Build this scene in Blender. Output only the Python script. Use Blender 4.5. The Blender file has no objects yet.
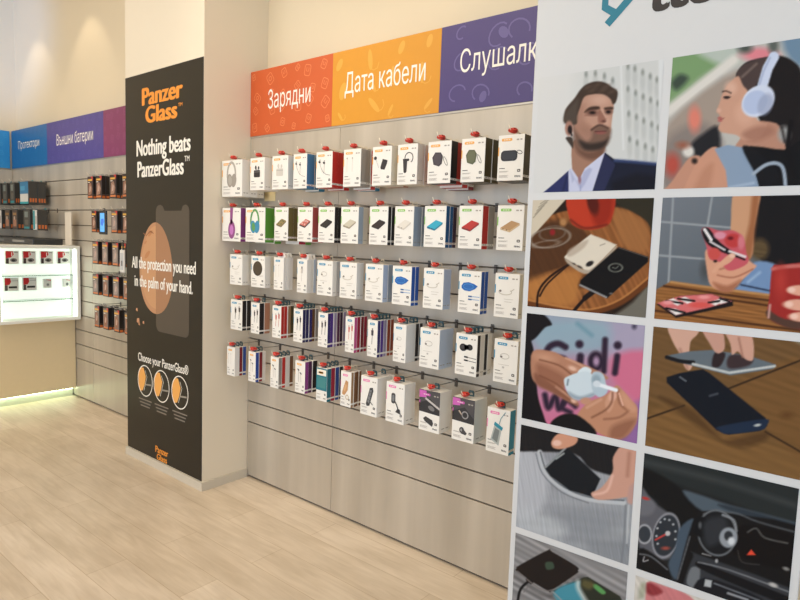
import bpy, math, random
import numpy as np
from mathutils import Vector, Matrix
from mathutils.geometry import delaunay_2d_cdt
random.seed(7)
rng = np.random.default_rng(5)
scene = bpy.context.scene
COL = scene.collection
R = math.radians

# ------------------------------------------------------------------ colour and material helpers
def lin(c):
    return [((v/255.0)/12.92 if v/255.0 <= .04045 else ((v/255.0+.055)/1.055)**2.4) for v in c]

MATS = {}
def mat(name, rgb, rough=.55, metal=0.0, emit=None, spec=.5, var=.03, scale=30.0, trans=0.0):
    """plain procedural surface: a base colour with a faint noise variation"""
    if name in MATS: return MATS[name]
    m = bpy.data.materials.new(name); m.use_nodes = True
    nt = m.node_tree; b = nt.nodes['Principled BSDF']
    c = lin(rgb)
    if var > 0 and emit is None:
        tc = nt.nodes.new('ShaderNodeTexCoord'); nz = nt.nodes.new('ShaderNodeTexNoise')
        nz.inputs['Scale'].default_value = scale
        nt.links.new(tc.outputs['Object'], nz.inputs['Vector'])
        mx = nt.nodes.new('ShaderNodeMix'); mx.data_type = 'RGBA'
        mx.inputs[6].default_value = [v*(1-var) for v in c]+[1]
        mx.inputs[7].default_value = [min(1, v*(1+var)) for v in c]+[1]
        nt.links.new(nz.outputs['Fac'], mx.inputs[0])
        nt.links.new(mx.outputs[2], b.inputs['Base Color'])
    else:
        b.inputs['Base Color'].default_value = c+[1]
    b.inputs['Roughness'].default_value = rough
    b.inputs['Metallic'].default_value = metal
    b.inputs['Specular IOR Level'].default_value = spec
    if trans: b.inputs['Transmission Weight'].default_value = trans
    if emit:
        b.inputs['Emission Color'].default_value = c+[1]
        b.inputs['Emission Strength'].default_value = emit
    MATS[name] = m
    return m

def ink(rgb, rough=.5):
    return mat('ink_%d_%d_%d' % tuple(rgb), rgb, rough, var=0)

def nodes(name):
    m = bpy.data.materials.new(name); m.use_nodes = True; MATS[name] = m
    return m, m.node_tree, m.node_tree.nodes['Principled BSDF']

def floor_material():
    m, nt, b = nodes('oak_planks')
    N, L = nt.nodes.new, nt.links.new
    tc = N('ShaderNodeTexCoord'); mp = N('ShaderNodeMapping'); L(tc.outputs['Object'], mp.inputs['Vector'])
    mp.inputs['Location'].default_value = (.35, .07, 0)
    br = N('ShaderNodeTexBrick'); L(mp.outputs[0], br.inputs['Vector'])
    br.inputs['Scale'].default_value = 1.0
    br.inputs['Brick Width'].default_value = 1.25; br.inputs['Row Height'].default_value = .19
    br.inputs['Mortar Size'].default_value = .0016; br.inputs['Mortar Smooth'].default_value = .4
    br.offset = .37
    br.inputs['Color1'].default_value = lin((222, 207, 188))+[1]
    br.inputs['Color2'].default_value = lin((211, 195, 174))+[1]
    br.inputs['Mortar'].default_value = lin((188, 166, 138))+[1]
    mp2 = N('ShaderNodeMapping'); L(tc.outputs['Object'], mp2.inputs['Vector'])
    mp2.inputs['Scale'].default_value = (2.2, 22, 1)
    nz = N('ShaderNodeTexNoise'); L(mp2.outputs[0], nz.inputs['Vector'])
    nz.inputs['Scale'].default_value = 1.6; nz.inputs['Detail'].default_value = 5; nz.inputs['Distortion'].default_value = 1.1
    mp3 = N('ShaderNodeMapping'); L(tc.outputs['Object'], mp3.inputs['Vector'])
    mp3.inputs['Scale'].default_value = (1.5, 3.6, 1)
    n2 = N('ShaderNodeTexNoise'); L(mp3.outputs[0], n2.inputs['Vector']); n2.inputs['Scale'].default_value = 1.7; n2.inputs['Detail'].default_value = 3
    r1 = N('ShaderNodeValToRGB'); L(nz.outputs['Fac'], r1.inputs[0])
    r1.color_ramp.elements[0].position = .32; r1.color_ramp.elements[0].color = (.90, .87, .83, 1)
    r1.color_ramp.elements[1].position = .68; r1.color_ramp.elements[1].color = (1.05, 1.05, 1.05, 1)
    r2 = N('ShaderNodeValToRGB'); L(n2.outputs['Fac'], r2.inputs[0])
    r2.color_ramp.elements[0].position = .34; r2.color_ramp.elements[0].color = (.88, .86, .83, 1)
    r2.color_ramp.elements[1].position = .62; r2.color_ramp.elements[1].color = (1.04, 1.04, 1.04, 1)
    m1 = N('ShaderNodeMix'); m1.data_type = 'RGBA'; m1.blend_type = 'MULTIPLY'; m1.inputs[0].default_value = .85
    L(br.outputs['Color'], m1.inputs[6]); L(r1.outputs[0], m1.inputs[7])
    m2 = N('ShaderNodeMix'); m2.data_type = 'RGBA'; m2.blend_type = 'MULTIPLY'; m2.inputs[0].default_value = .9
    L(m1.outputs[2], m2.inputs[6]); L(r2.outputs[0], m2.inputs[7])
    L(m2.outputs[2], b.inputs['Base Color'])
    b.inputs['Roughness'].default_value = .42
    bp = N('ShaderNodeBump'); bp.inputs['Strength'].default_value = .06; bp.inputs['Distance'].default_value = .004
    L(nz.outputs['Fac'], bp.inputs['Height']); L(bp.outputs[0], b.inputs['Normal'])
    return m

def slat_material():
    m, nt, b = nodes('brushed_laminate')
    N, L = nt.nodes.new, nt.links.new
    tc = N('ShaderNodeTexCoord'); mp = N('ShaderNodeMapping'); L(tc.outputs['Object'], mp.inputs['Vector'])
    mp.inputs['Scale'].default_value = (5, 5, .35)
    nz = N('ShaderNodeTexNoise'); L(mp.outputs[0], nz.inputs['Vector']); nz.inputs['Scale'].default_value = 1.3; nz.inputs['Detail'].default_value = 4
    rp = N('ShaderNodeValToRGB'); L(nz.outputs['Fac'], rp.inputs[0])  # brushed streaks, with blurry vertical reflections also put into the colour
    rp.color_ramp.elements[0].position = .3; rp.color_ramp.elements[0].color = lin((184, 174, 158))+[1]
    rp.color_ramp.elements[1].position = .7; rp.color_ramp.elements[1].color = lin((206, 196, 180))+[1]
    L(rp.outputs[0], b.inputs['Base Color'])
    r2 = N('ShaderNodeMapRange'); L(nz.outputs['Fac'], r2.inputs[0])
    r2.inputs[3].default_value = .30; r2.inputs[4].default_value = .46
    L(r2.outputs[0], b.inputs['Roughness'])
    b.inputs['Metallic'].default_value = .35
    return m

def wall_material(name, rgb):
    m, nt, b = nodes(name)
    N, L = nt.nodes.new, nt.links.new
    tc = N('ShaderNodeTexCoord'); nz = N('ShaderNodeTexNoise'); L(tc.outputs['Object'], nz.inputs['Vector'])
    nz.inputs['Scale'].default_value = 2.2; nz.inputs['Detail'].default_value = 3
    rp = N('ShaderNodeValToRGB'); L(nz.outputs['Fac'], rp.inputs[0])
    c = lin(rgb)
    rp.color_ramp.elements[0].color = [v*.97 for v in c]+[1]; rp.color_ramp.elements[1].color = [min(1, v*1.02) for v in c]+[1]
    L(rp.outputs[0], b.inputs['Base Color']); b.inputs['Roughness'].default_value = .75
    n2 = N('ShaderNodeTexNoise'); L(tc.outputs['Object'], n2.inputs['Vector']); n2.inputs['Scale'].default_value = 180
    bp = N('ShaderNodeBump'); bp.inputs['Strength'].default_value = .04; bp.inputs['Distance'].default_value = .002
    L(n2.outputs['Fac'], bp.inputs['Height']); L(bp.outputs[0], b.inputs['Normal'])
    return m

def print_material():
    m, nt, b = nodes('printed_photo')
    at = nt.nodes.new('ShaderNodeAttribute'); at.attribute_name = 'print'
    nt.links.new(at.outputs['Color'], b.inputs['Base Color'])
    b.inputs['Roughness'].default_value = .6; b.inputs['Specular IOR Level'].default_value = .12
    return m

# ------------------------------------------------------------------ mesh helpers
class Frame:
    """a flat drawing plane: origin O, right U, up V, outward N"""
    def __init__(s, O, U, V, N): s.O, s.U, s.V, s.N = Vector(O), Vector(U), Vector(V), Vector(N)
    def p(s, u, v, d=0.0): return s.O+s.U*u+s.V*v+s.N*d
def front(O): return Frame(O, (1, 0, 0), (0, 0, 1), (0, -1, 0))       # faces the shop floor (-y)
def east(O): return Frame(O, (0, 1, 0), (0, 0, 1), (1, 0, 0))         # faces +x

class MB:
    def __init__(s): s.v, s.f, s.mi, s.mats = [], [], [], []
    def slot(s, m):
        if m not in s.mats: s.mats.append(m)
        return s.mats.index(m)
    def face(s, pts, m):
        n = len(s.v); s.v += [tuple(p) for p in pts]
        s.f.append(tuple(range(n, n+len(pts)))); s.mi.append(s.slot(m))
    def mesh(s, verts, faces, m):
        n = len(s.v); s.v += [tuple(p) for p in verts]; k = s.slot(m)
        for f in faces: s.f.append(tuple(i+n for i in f)); s.mi.append(k)
    def box(s, x0, x1, y0, y1, z0, z1, m, skip=''):
        P = [(x, y, z) for x in (x0, x1) for y in (y0, y1) for z in (z0, z1)]
        F = dict(l=(0, 1, 3, 2), r=(4, 6, 7, 5), f=(0, 4, 5, 1), b=(2, 3, 7, 6), d=(0, 2, 6, 4), u=(1, 5, 7, 3))
        s.mesh(P, [F[k] for k in F if k not in skip], m)
    def cbox(s, x0, x1, y0, y1, z0, z1, m, c=.004):
        """box with chamfered edges"""
        n = len(s.v); k = s.slot(m)
        xs, ys, zs = (x0, x1), (y0, y1), (z0, z1); idx = {}
        for i in (0, 1):
            for j in (0, 1):
                for l in (0, 1):
                    sx, sy, sz = 1-2*i, 1-2*j, 1-2*l
                    for a, d in enumerate(((0, c, c), (c, 0, c), (c, c, 0))):
                        idx[i, j, l, a] = len(s.v)
                        s.v.append((xs[i]+sx*d[0], ys[j]+sy*d[1], zs[l]+sz*d[2]))
        def F(*q): s.f.append(tuple(idx[t] for t in q)); s.mi.append(k)
        for i in (0, 1):
            q = [(i, 0, 0, 0), (i, 1, 0, 0), (i, 1, 1, 0), (i, 0, 1, 0)]; F(*(q if i else q[::-1]))
            q = [(0, i, 0, 1), (0, i, 1, 1), (1, i, 1, 1), (1, i, 0, 1)]; F(*(q if i else q[::-1]))
            q = [(0, 0, i, 2), (1, 0, i, 2), (1, 1, i, 2), (0, 1, i, 2)]; F(*(q if i else q[::-1]))
            for j in (0, 1):
                F((0, i, j, 1), (1, i, j, 1), (1, i, j, 2), (0, i, j, 2))
                F((i, 0, j, 0), (i, 1, j, 0), (i, 1, j, 2), (i, 0, j, 2))
                F((i, j, 0, 0), (i, j, 1, 0), (i, j, 1, 1), (i, j, 0, 1))
                for l in (0, 1): F((i, j, l, 0), (i, j, l, 1), (i, j, l, 2))
    def flat(s, fr, pts, m, d=.0006): s.face([fr.p(u, v, d) for u, v in pts], m)
    def prism(s, fr, pts, d0, d1, m):
        k = len(pts)
        a = [fr.p(u, v, d0) for u, v in pts]; b = [fr.p(u, v, d1) for u, v in pts]
        s.mesh(a+b, [tuple(range(k))[::-1], tuple(range(k, 2*k))]+[(i, (i+1) % k, k+(i+1) % k, k+i) for i in range(k)], m)
    def rect(s, fr, u0, u1, v0, v1, m, d=.0006): s.flat(fr, [(u0, v0), (u1, v0), (u1, v1), (u0, v1)], m, d)
    def rrect(s, fr, u0, u1, v0, v1, r, m, d=.0006): s.flat(fr, rr(u0, u1, v0, v1, r), m, d)
    def ell(s, fr, u, v, a, b, m, d=.0006, n=24, rot=0): s.flat(fr, ellp(u, v, a, b, n, rot), m, d)
    def ribbon(s, fr, pts, w, m, d=.0006, closed=False):
        pts = [Vector(p) for p in pts]; n = len(pts); L, Rr = [], []
        for i in range(n):
            a = pts[(i-1) % n] if (closed or i > 0) else pts[i]; b = pts[(i+1) % n] if (closed or i < n-1) else pts[i]
            t = (b-a).normalized() if (b-a).length > 1e-9 else Vector((1, 0))
            q = Vector((-t.y, t.x))*w*.5; L.append(pts[i]+q); Rr.append(pts[i]-q)
        vs = [fr.p(p.x, p.y, d) for p in L]+[fr.p(p.x, p.y, d) for p in Rr]
        s.mesh(vs, [(n+i, n+(i+1) % n, (i+1) % n, i) for i in range(n if closed else n-1)], m)
    def ring(s, fr, u, v, a, b, w, m, d=.0006, n=28, a0=0, a1=360, rot=0):
        full = abs(a1-a0) >= 360
        ca, sa = math.cos(R(rot)), math.sin(R(rot)); P = []
        for i in range(n if full else n+1):
            t = R(a0+(a1-a0)*i/n); x, y = a*math.cos(t), b*math.sin(t)
            P.append((u+x*ca-y*sa, v+x*sa+y*ca))
        s.ribbon(fr, P, w, m, d, full)
    def tube(s, pts, r, m, n=8, cap=True):
        pts = [Vector(p) for p in pts]; k = len(pts); rs = r if isinstance(r, (list, tuple)) else [r]*k
        base = len(s.v); sl = s.slot(m); up = None
        for i, p in enumerate(pts):
            t = (pts[min(i+1, k-1)]-pts[max(i-1, 0)]).normalized()
            if up is None: up = t.orthogonal().normalized()
            up = (up-t*up.dot(t)); up = up.normalized() if up.length > 1e-6 else t.orthogonal().normalized()
            q = t.cross(up)
            for j in range(n):
                a = 2*math.pi*j/n; s.v.append(tuple(p+(up*math.cos(a)+q*math.sin(a))*rs[i]))
        for i in range(k-1):
            for j in range(n):
                s.f.append((base+i*n+j, base+i*n+(j+1) % n, base+(i+1)*n+(j+1) % n, base+(i+1)*n+j)); s.mi.append(sl)
        if cap:
            s.f.append(tuple(base+j for j in range(n))[::-1]); s.mi.append(sl)
            s.f.append(tuple(base+(k-1)*n+j for j in range(n))); s.mi.append(sl)
    def text(s, fr, body, u0, u1, v0, v1, m, d=.0008, bold=0.0, slant=0.0, ref=None):
        """letters stretched to fit the box; v0..v1 is the height of capitals from the baseline"""
        vs, fs, (xa, xb, cap) = glyphs(body, bold)
        k = (u1-u0)/(xb-xa); h = (v1-v0)/cap
        s.mesh([fr.p(u0+(x-xa)*k+slant*y*h, v0+y*h, d) for x, y in vs], fs, m)
    def data(s, name, smooth=False):
        me = bpy.data.meshes.new(name); me.from_pydata(s.v, [], s.f)
        for m in s.mats: me.materials.append(m)
        me.polygons.foreach_set('material_index', s.mi)
        if smooth: me.polygons.foreach_set('use_smooth', [True]*len(s.f))
        me.update(); return me
    def build(s, name, parent=None, smooth=False): return link(name, s.data(name, smooth), parent)

def rr(u0, u1, v0, v1, r, n=5):
    P = []
    for cx, cy, a in ((u1-r, v0+r, -90), (u1-r, v1-r, 0), (u0+r, v1-r, 90), (u0+r, v0+r, 180)):
        for i in range(n+1):
            t = R(a+90*i/n); P.append((cx+r*math.cos(t), cy+r*math.sin(t)))
    return P
def ellp(u, v, a, b, n=24, rot=0):
    ca, sa = math.cos(R(rot)), math.sin(R(rot))
    return [(u+a*math.cos(2*math.pi*i/n)*ca-b*math.sin(2*math.pi*i/n)*sa, v+a*math.cos(2*math.pi*i/n)*sa+b*math.sin(2*math.pi*i/n)*ca) for i in range(n)]

GL = {}
def glyphs(body, bold):
    key = (body, bold)
    if key in GL: return GL[key]
    def mk(t):
        cu = bpy.data.curves.new('lettering', 'FONT'); cu.body = t; cu.resolution_u = 4; cu.fill_mode = 'NONE'
        o = bpy.data.objects.new('lettering', cu); COL.objects.link(o)
        bpy.context.view_layer.update()
        me = bpy.data.meshes.new_from_object(o.evaluated_get(bpy.context.evaluated_depsgraph_get()))
        pts = [Vector((v.co.x, v.co.y)) for v in me.vertices]; ed = {tuple(sorted(e.vertices)) for e in me.edges}
        bpy.data.objects.remove(o); bpy.data.curves.remove(cu); bpy.data.meshes.remove(me)
        loops, st = [], 0                                     # outlines are runs of consecutive vertices
        for i in range(len(pts)):
            if (i, i+1) not in ed: loops.append(list(range(st, i+1))); st = i+1
        edges = [(l[k], l[(k+1) % len(l)]) for l in loops if len(l) > 2 for k in range(len(l))]
        if bold:                                              # heavier strokes: the union of the outline with shifted copies
            n0, e0, p0 = len(pts), list(edges), list(pts); pts, edges = [], []
            for k, (sx, sy) in enumerate(((-1, -.3), (-.35, .3), (.35, -.3), (1, .3))):
                pts += [p+Vector((sx*bold, sy*bold)) for p in p0]; edges += [(a+k*n0, b_+k*n0) for a, b_ in e0]
        V, E_, F_, *_ = delaunay_2d_cdt(pts, edges, [], 0, 1e-5)
        A = np.array([pts[e[0]] for e in edges]); B = np.array([pts[e[1]] for e in edges]); keep = []
        for f in F_:                                          # keep what lies inside (non-zero winding)
            q = (V[f[0]]+V[f[1]]+V[f[2]])/3
            up = (A[:, 1] <= q.y) & (B[:, 1] > q.y); dn = (A[:, 1] > q.y) & (B[:, 1] <= q.y)
            side = (B[:, 0]-A[:, 0])*(q.y-A[:, 1])-(q.x-A[:, 0])*(B[:, 1]-A[:, 1])
            if (up & (side > 0)).sum()-(dn & (side < 0)).sum(): keep.append(tuple(f))
        return [(v.x, v.y) for v in V], keep
    vs, fs = mk(body); cv, _ = mk('H')
    GL[key] = (vs, fs, (min(v[0] for v in vs), max(v[0] for v in vs), max(v[1] for v in cv)))
    return GL[key]

# ------------------------------------------------------------------ object helpers
def link(name, me, parent=None):
    o = bpy.data.objects.new(name, me); COL.objects.link(o)
    if parent: o.parent = parent
    return o
def tag(o, label=None, cat=None, group=None, kind=None):
    if label: o['label'] = label
    if cat: o['category'] = cat
    if group: o['group'] = group
    if kind: o['kind'] = kind
    return o
def thing(name, label, cat, loc=(0, 0, 0), group=None):
    o = bpy.data.objects.new(name, None); COL.objects.link(o); o.location = loc; o.empty_display_size = .1
    return tag(o, label, cat, group)
def struct(name, mb, label=None):
    o = mb.build(name); o['kind'] = 'structure'
    tag(o, label, 'room')
    return o

ORD = ['first', 'second', 'third', 'fourth', 'fifth', 'sixth', 'seventh', 'eighth', 'ninth', 'tenth', 'eleventh']

WHITE = mat('carton_white', (238, 234, 226), .5, var=.02)
STEEL = mat('hook_steel', (170, 165, 158), .3, .9)
RED = mat('red_plastic', (206, 58, 44), .45)
SLAT = slat_material()
CREAM = wall_material('cream_wall', (230, 214, 184))
FLOOR = floor_material()
GROOVE = mat('groove_shadow_gap', (108, 94, 78), .6)
ALU = mat('brushed_aluminium', (196, 190, 180), .35, .7)

# ------------------------------------------------------------------ the room
H = 4.3
XL, XR, YB, YF = -4.197, 6.0, .125, -6.5
def slab(name, *a, m=CREAM, label=None):
    b = MB(); b.box(*a, m); return struct(name, b, label)
slab('floor', XL-.2, XR+.2, YF-.2, YB+.2, -.1, 0, m=FLOOR, label='pale oak plank floor')
slab('ceiling', XL-.2, XR+.2, YF-.2, YB+.2, H, H+.1, label='cream ceiling')
slab('wall_back', XL-.2, XR+.2, YB, YB+.2, 0, H, label='cream back wall above the pegged panels')
slab('wall_left', XL-.2, XL, YF, YB, 0, H, label='cream left wall above the blue sign')
b = MB(); WY0, WY1 = -5.6, -1.4                             # right wall with a second window
b.box(XR, XR+.2, YF, WY0, 0, H, CREAM); b.box(XR, XR+.2, WY1, YB, 0, H, CREAM); b.box(XR, XR+.2, WY0, WY1, 0, .5, CREAM); b.box(XR, XR+.2, WY0, WY1, 3.2, H, CREAM)
struct('wall_right', b, 'cream right wall with a wide window')
b = MB()
for y in (WY0, -3.53, WY1-.06): b.cbox(XR+.07, XR+.13, y, y+.06, .5, 3.2, ALU)
b.cbox(XR+.07, XR+.13, WY0+.06, WY1-.06, .5, .56, ALU); b.cbox(XR+.07, XR+.13, WY0+.06, WY1-.06, 3.14, 3.2, ALU)
struct('window_2', b, 'aluminium frame of the side window')
b = MB()                                                    # shop front wall with one large window opening
b.box(XL, -3.4, YF-.2, YF, 0, H, CREAM); b.box(5.4, XR, YF-.2, YF, 0, H, CREAM)
b.box(-3.4, 5.4, YF-.2, YF, 3.3, H, CREAM); b.box(-3.4, 5.4, YF-.2, YF, 0, .15, CREAM)
struct('wall_front', b, 'shop front wall around the large window')
b = MB()
for x in (-3.4, -1.2, 1.0, 3.2, 5.34): b.cbox(x, x+.06, YF-.13, YF-.07, .15, 3.3, ALU)
b.cbox(-3.34, 5.34, YF-.13, YF-.07, .15, .21, ALU); b.cbox(-3.34, 5.34, YF-.13, YF-.07, 3.24, 3.3, ALU)
struct('window_1', b, 'aluminium frame of the large shop window')

# ------------------------------------------------------------------ column
CX0, CY = -.9226, -.3286
COLW = wall_material('column_paint', (232, 219, 196))
b = MB(); b.box(CX0, 0, CY, YB, 0, H, COLW)
struct('wall_column', b, 'cream square column projecting from the back wall')
SK = mat('skirting_ash', (206, 196, 178), .45)
b = MB(); t = .012
P = [(CX0-t, YB-.02), (CX0-t, CY-t), (t, CY-t), (t, -.004), (0, -.004), (0, CY), (CX0, CY), (CX0, YB-.02)]
b.mesh([(x, y, 0) for x, y in P]+[(x, y, .055) for x, y in P],
       [(0, 1, 6, 7), (1, 2, 5, 6), (2, 3, 4, 5)]+[(8, 15, 14, 9), (9, 14, 13, 10), (10, 13, 12, 11)]+[(i, (i+1) % 8, 8+(i+1) % 8, 8+i) for i in range(8)], SK)
struct('baseboard_column', b, 'pale skirting round the foot of the column')

# ------------------------------------------------------------------ slatwall fixtures
PITCH = .137; GZ = [.371+PITCH*n for n in range(13)]
def slatwall(name, label, x0, x1, y, ztop, group):
    """one bay: boards stepped back into dark grooves, toe gap at the floor"""
    b = MB(); g = .0042; dp = .014; gap = .0012
    a0, a1 = x0+gap, x1-gap
    b.box(x0, x1, y+dp, YB-.021, .016, ztop, GROOVE)
    edges = [.016]+GZ+[ztop]
    for i in range(len(edges)-1):
        z0 = edges[i]+(g if i else 0); z1 = edges[i+1]-(g if i < len(edges)-2 else 0)
        if z1-z0 < .01: continue
        b.box(a0, a1, y, y+dp, z0, z1, SLAT, skip='b')
    b.box(x0, x1, y+.02, YB-.021, 0, .016, mat('toe_gap', (54, 44, 36), .7))
    o = b.build(name); return tag(o, label, 'wall panel', group)
ZB, ZT = 2.168, 2.566
SG = 'grooved metal panels of the peg wall'
slatwall('slatwall_panel', 'grooved grey metal peg panel directly right of the column', .001, .785, 0, ZB, SG)
slatwall('slatwall_panel', 'grooved grey metal peg panel running behind the white photo board', .785, 2.36, 0, ZB, SG)
slatwall('slatwall_panel', 'grooved grey peg panel partly hidden left of the black poster', -2.342, CX0-.014, .07, ZB, SG)
slatwall('slatwall_panel', 'grooved grey peg panel in the far left corner behind the showcase', XL+.031, -2.342, .07, ZB, SG)
b = MB(); dp = .012
xf = XL+.03
b.box(XL+.001, xf-dp, -1.4, .06, .016, ZB, GROOVE)
ed = [.016]+GZ+[ZB]
for i in range(len(ed)-1):
    b.box(xf-dp, xf, -1.4, .068, ed[i]+.0042, ed[i+1]-.0042, SLAT)
tag(b.build('slatwall_panel'), 'grooved grey peg panel on the left side wall under the light blue sign', 'wall panel', SG)

# ------------------------------------------------------------------ category signs above the panels
def doodles(b, fr, x0, x1, z0, z1, m, kind, seed):
    r = random.Random(seed); W = x1-x0; n = int(W/.7*26)
    cells = []
    nx, nz = (max(3, int(W/.105)), 4) if kind == 'charger' else (max(3, int(W/.17)), 3)
    for i in range(nx):
        for j in range(nz): cells.append((x0+(i+.5+r.uniform(-.25, .25))*W/nx, z0+(j+.5+r.uniform(-.2, .2))*(z1-z0)/nz))
    for (u, v) in cells:
        a = r.uniform(-50, 50); s = r.uniform(.034, .05) if kind == 'charger' else r.uniform(.055, .075)
        s = min(s, u-x0-.004, x1-u-.004, v-z0-.004, z1-v-.004)
        if s < .012: continue
        ca, sa = math.cos(R(a)), math.sin(R(a))
        tr = lambda pts: [(u+(x*ca-y*sa)*s*.62, v+(x*sa+y*ca)*s*.62) for x, y in pts]
        w = .0046; k = r.randrange(3)
        if kind == 'charger':
            b.ribbon(fr, tr(rr(-.8, .8, -1, 1, .4)), w, m, .0006, True)
            if k: b.ribbon(fr, tr([(-.3, .5), (-.3, -.2), (.3, -.2), (.3, .5)]), w, m, .0006)
            else: b.ribbon(fr, tr(ellp(0, 0, .4, .4, 12)), w, m, .0006, True)
        elif kind == 'cable':
            b.flat(fr, tr(ellp(0, 0, .35+.3*(k == 0), 1.2, 14)), m, .0006)
            if k: b.ribbon(fr, tr([(0, -1.0), (.4, -1.3), (1.0, -1.2), (1.3, -.6)]), w, m, .0007)
        else:
            b.ribbon(fr, tr(ellp(0, 0, 1.25, 1.0, 16)[:12]), w*1.6, m, .0006)
            if k: b.flat(fr, tr(ellp(.5, -.3, .5, .7, 12)), m, .0007)
def sign(label, fr, w, z0, z1, rgb, light, kind, txt, seed, th=.014):
    m = mat('sign_%d_%d_%d' % rgb, rgb, .4, var=.02)
    o = thing('category_sign', label, 'sign', fr.p(w/2, z0, 0), 'category signs above the peg walls')
    O = fr.p(w/2, z0, 0); f2 = Frame(fr.p(0, z0, 0)-O, fr.U, fr.V, fr.N)
    b = MB(); b.prism(f2, [(0, 0), (w, 0), (w, z1-z0), (0, z1-z0)], -th, 0, m)
    doodles(b, f2, 0, w, 0, z1-z0, mat('sign_pattern_%d_%d_%d' % light, light, .4, var=0), kind, seed); b.build('panel', o)
    if txt:
        body, u0, u1, v0, v1 = txt
        b = MB(); b.text(f2, body, u0, u1, v0-z0, v1-z0, ink((246, 240, 228)), .0012, 0.0); b.build('lettering', o)
    return o
fa = lambda x: front((x, -.004, 0))
S1 = .7195
sign('orange sign with white lettering next to the column', fa(.002), S1-.003, ZB+.012, ZT, (206, 92, 42), (228, 132, 84), 'charger', ('Зарядни', .17, .544, 2.330, 2.433), 3, th=.03)
sign('golden yellow sign with white lettering between orange and purple signs', fa(S1), S1, ZB+.012, ZT, (216, 148, 40), (226, 166, 66), 'cable', ('Дата кабели', .815-S1, 1.353-S1, 2.340, 2.443), 4, th=.03)
sign('dark purple sign with white lettering running behind the white board', fa(2*S1+.001), S1, ZB+.012, ZT, (74, 62, 118), (102, 92, 146), 'phones', ('Слушалки', 1.550-2*S1, 1.985-2*S1, 2.346, 2.442), 5, th=.03)
fb = lambda x: front((x, .064, 0))
sign('bright blue sign in the far left corner', fb(XL+.032), -3.252-(XL+.032)-.001, ZB+.012, ZT, (34, 108, 172), (44, 118, 182), 'charger', ('Протектори', -3.976-XL-.032, -3.434-XL-.032, 2.369, 2.445), 6)
sign('violet sign with white lettering beside the bright blue sign', fb(-3.252), 1.162-.001, ZB+.012, ZT, (84, 72, 146), (98, 86, 160), 'charger', ('Външни батерии', -3.028+3.252, -2.280+3.252, 2.341, 2.437), 7)
sign('plum coloured sign partly hidden by the column', fb(-2.09), -2.09*-1+CX0-.004, ZB+.012, ZT, (136, 56, 100), (152, 76, 118), 'charger', None, 8)
sign('light blue sign on the left side wall', east((XL+.022, -1.4, 0)), 1.4+.05, ZB+.012, ZT, (52, 150, 214), (70, 164, 222), 'charger', None, 9)
def trim(label, x0, x1, y):
    b = MB(); b.cbox(x0, x1, y-.003, YB, ZB, ZB+.0115, ALU, .0015)
    return tag(b.build('edge_strip'), label, 'trim', 'aluminium strips under the signs')
trim('thin aluminium strip under the orange, yellow and purple signs', .002, 2.36, 0)
trim('thin aluminium strip under the blue, violet and plum signs', XL+.032, CX0-.014, .07)

# ------------------------------------------------------------------ black poster on the column
po = thing('wall_poster', 'tall black poster with orange and white lettering on the column', 'poster', (CX0/2, CY, .058))
fp = Frame((-CX0/2-.0, -.003, -.058), (1, 0, 0), (0, 0, 1), (0, -1, 0))    # local: x measured from the column corner at 0
BLK = mat('poster_black', (27, 25, 21), .3, spec=.35, var=.02)
b = MB(); b.cbox(CX0/2+.003, -CX0/2-.003, -.003, 0, 0, 2.582-.058, BLK, .0008); b.build('sheet', po)
ORG, CW = ink((240, 150, 50)), ink((240, 236, 226))
b = MB()
b.text(fp, 'Panzer', -.70, -.216, 2.381, 2.488, ORG, .0008, .05); b.text(fp, 'Glass', -.657, -.277, 2.267, 2.369, ORG, .0008, .05)
b.text(fp, 'TM', -.268, -.221, 2.330, 2.350, ORG, .0008, .01); b.build('orange_heading', po)
b = MB()
b.text(fp, 'Nothing beats', -.773, -.132, 2.063, 2.163, CW, .0008, .04); b.text(fp, 'PanzerGlass', -.763, -.205, 1.926, 2.026, CW, .0008, .04)
b.text(fp, 'TM', -.198, -.144, 2.000, 2.032, CW, .0008, .01); b.build('white_heading', po)
b = MB(); egg = []
for i in range(40):
    t = 2*math.pi*i/40; w = .205*(1+.10*math.sin(-t)); egg.append((-.535+w*math.cos(t), 1.335+.297*math.sin(t)))
b.flat(fp, egg, ink((186, 136, 98)), .0005)
b.flat(fp, [(-.527+.19*(1+.1*math.sin(-2*math.pi*i/40))*math.cos(2*math.pi*i/40), 1.34+.27*math.sin(2*math.pi*i/40)) for i in range(40)], ink((196, 146, 104)), .0006)
for q, s in (((-.60, 1.56), .02), ((-.66, 1.50), .012), ((-.64, 1.42), .026)):
    b.ell(fp, q[0], q[1], s*1.6, s*.6, ink((186, 126, 82)), .0008, rot=35)
b.ribbon(fp, [(-.69, 1.56), (-.65, 1.545), (-.60, 1.575), (-.56, 1.56)], .007, ink((150, 96, 62)), .0008)
for x, z, s in ((-.781, 1.043, .012), (-.763, .968, .02), (-.75, .950, .012), (-.693, .964, .011)):
    b.flat(fp, [(x-s, z-s*.5), (x+s, z-s), (x+s*.6, z+s), (x-s*.8, z+s*.7)], ink((206, 150, 112)), .0006)
b.build('egg_picture', po)
GLS = mat('printed_glass_tint', (74, 66, 58), .3, var=0)
b = MB()
g = rr(-.530, -.142, .927, 1.742, .045)
top = [(-.187, 1.742), (-.215, 1.735), (-.232, 1.705), (-.425, 1.705), (-.445, 1.735), (-.47, 1.742)]
i0 = [i for i, p in enumerate(g) if abs(p[1]-1.742) < 1e-6]
gp = g[:i0[0]+1]+[t for t in top if -.485 < t[0] < -.187]+g[i0[-1]:]
b.flat(fp, gp, GLS, .0009)
b.flat(fp, [(max(x, -.528), z) for x, z in egg], ink((166, 120, 86)), .0011)
b.build('screen_glass_picture', po)
b = MB()
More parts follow.
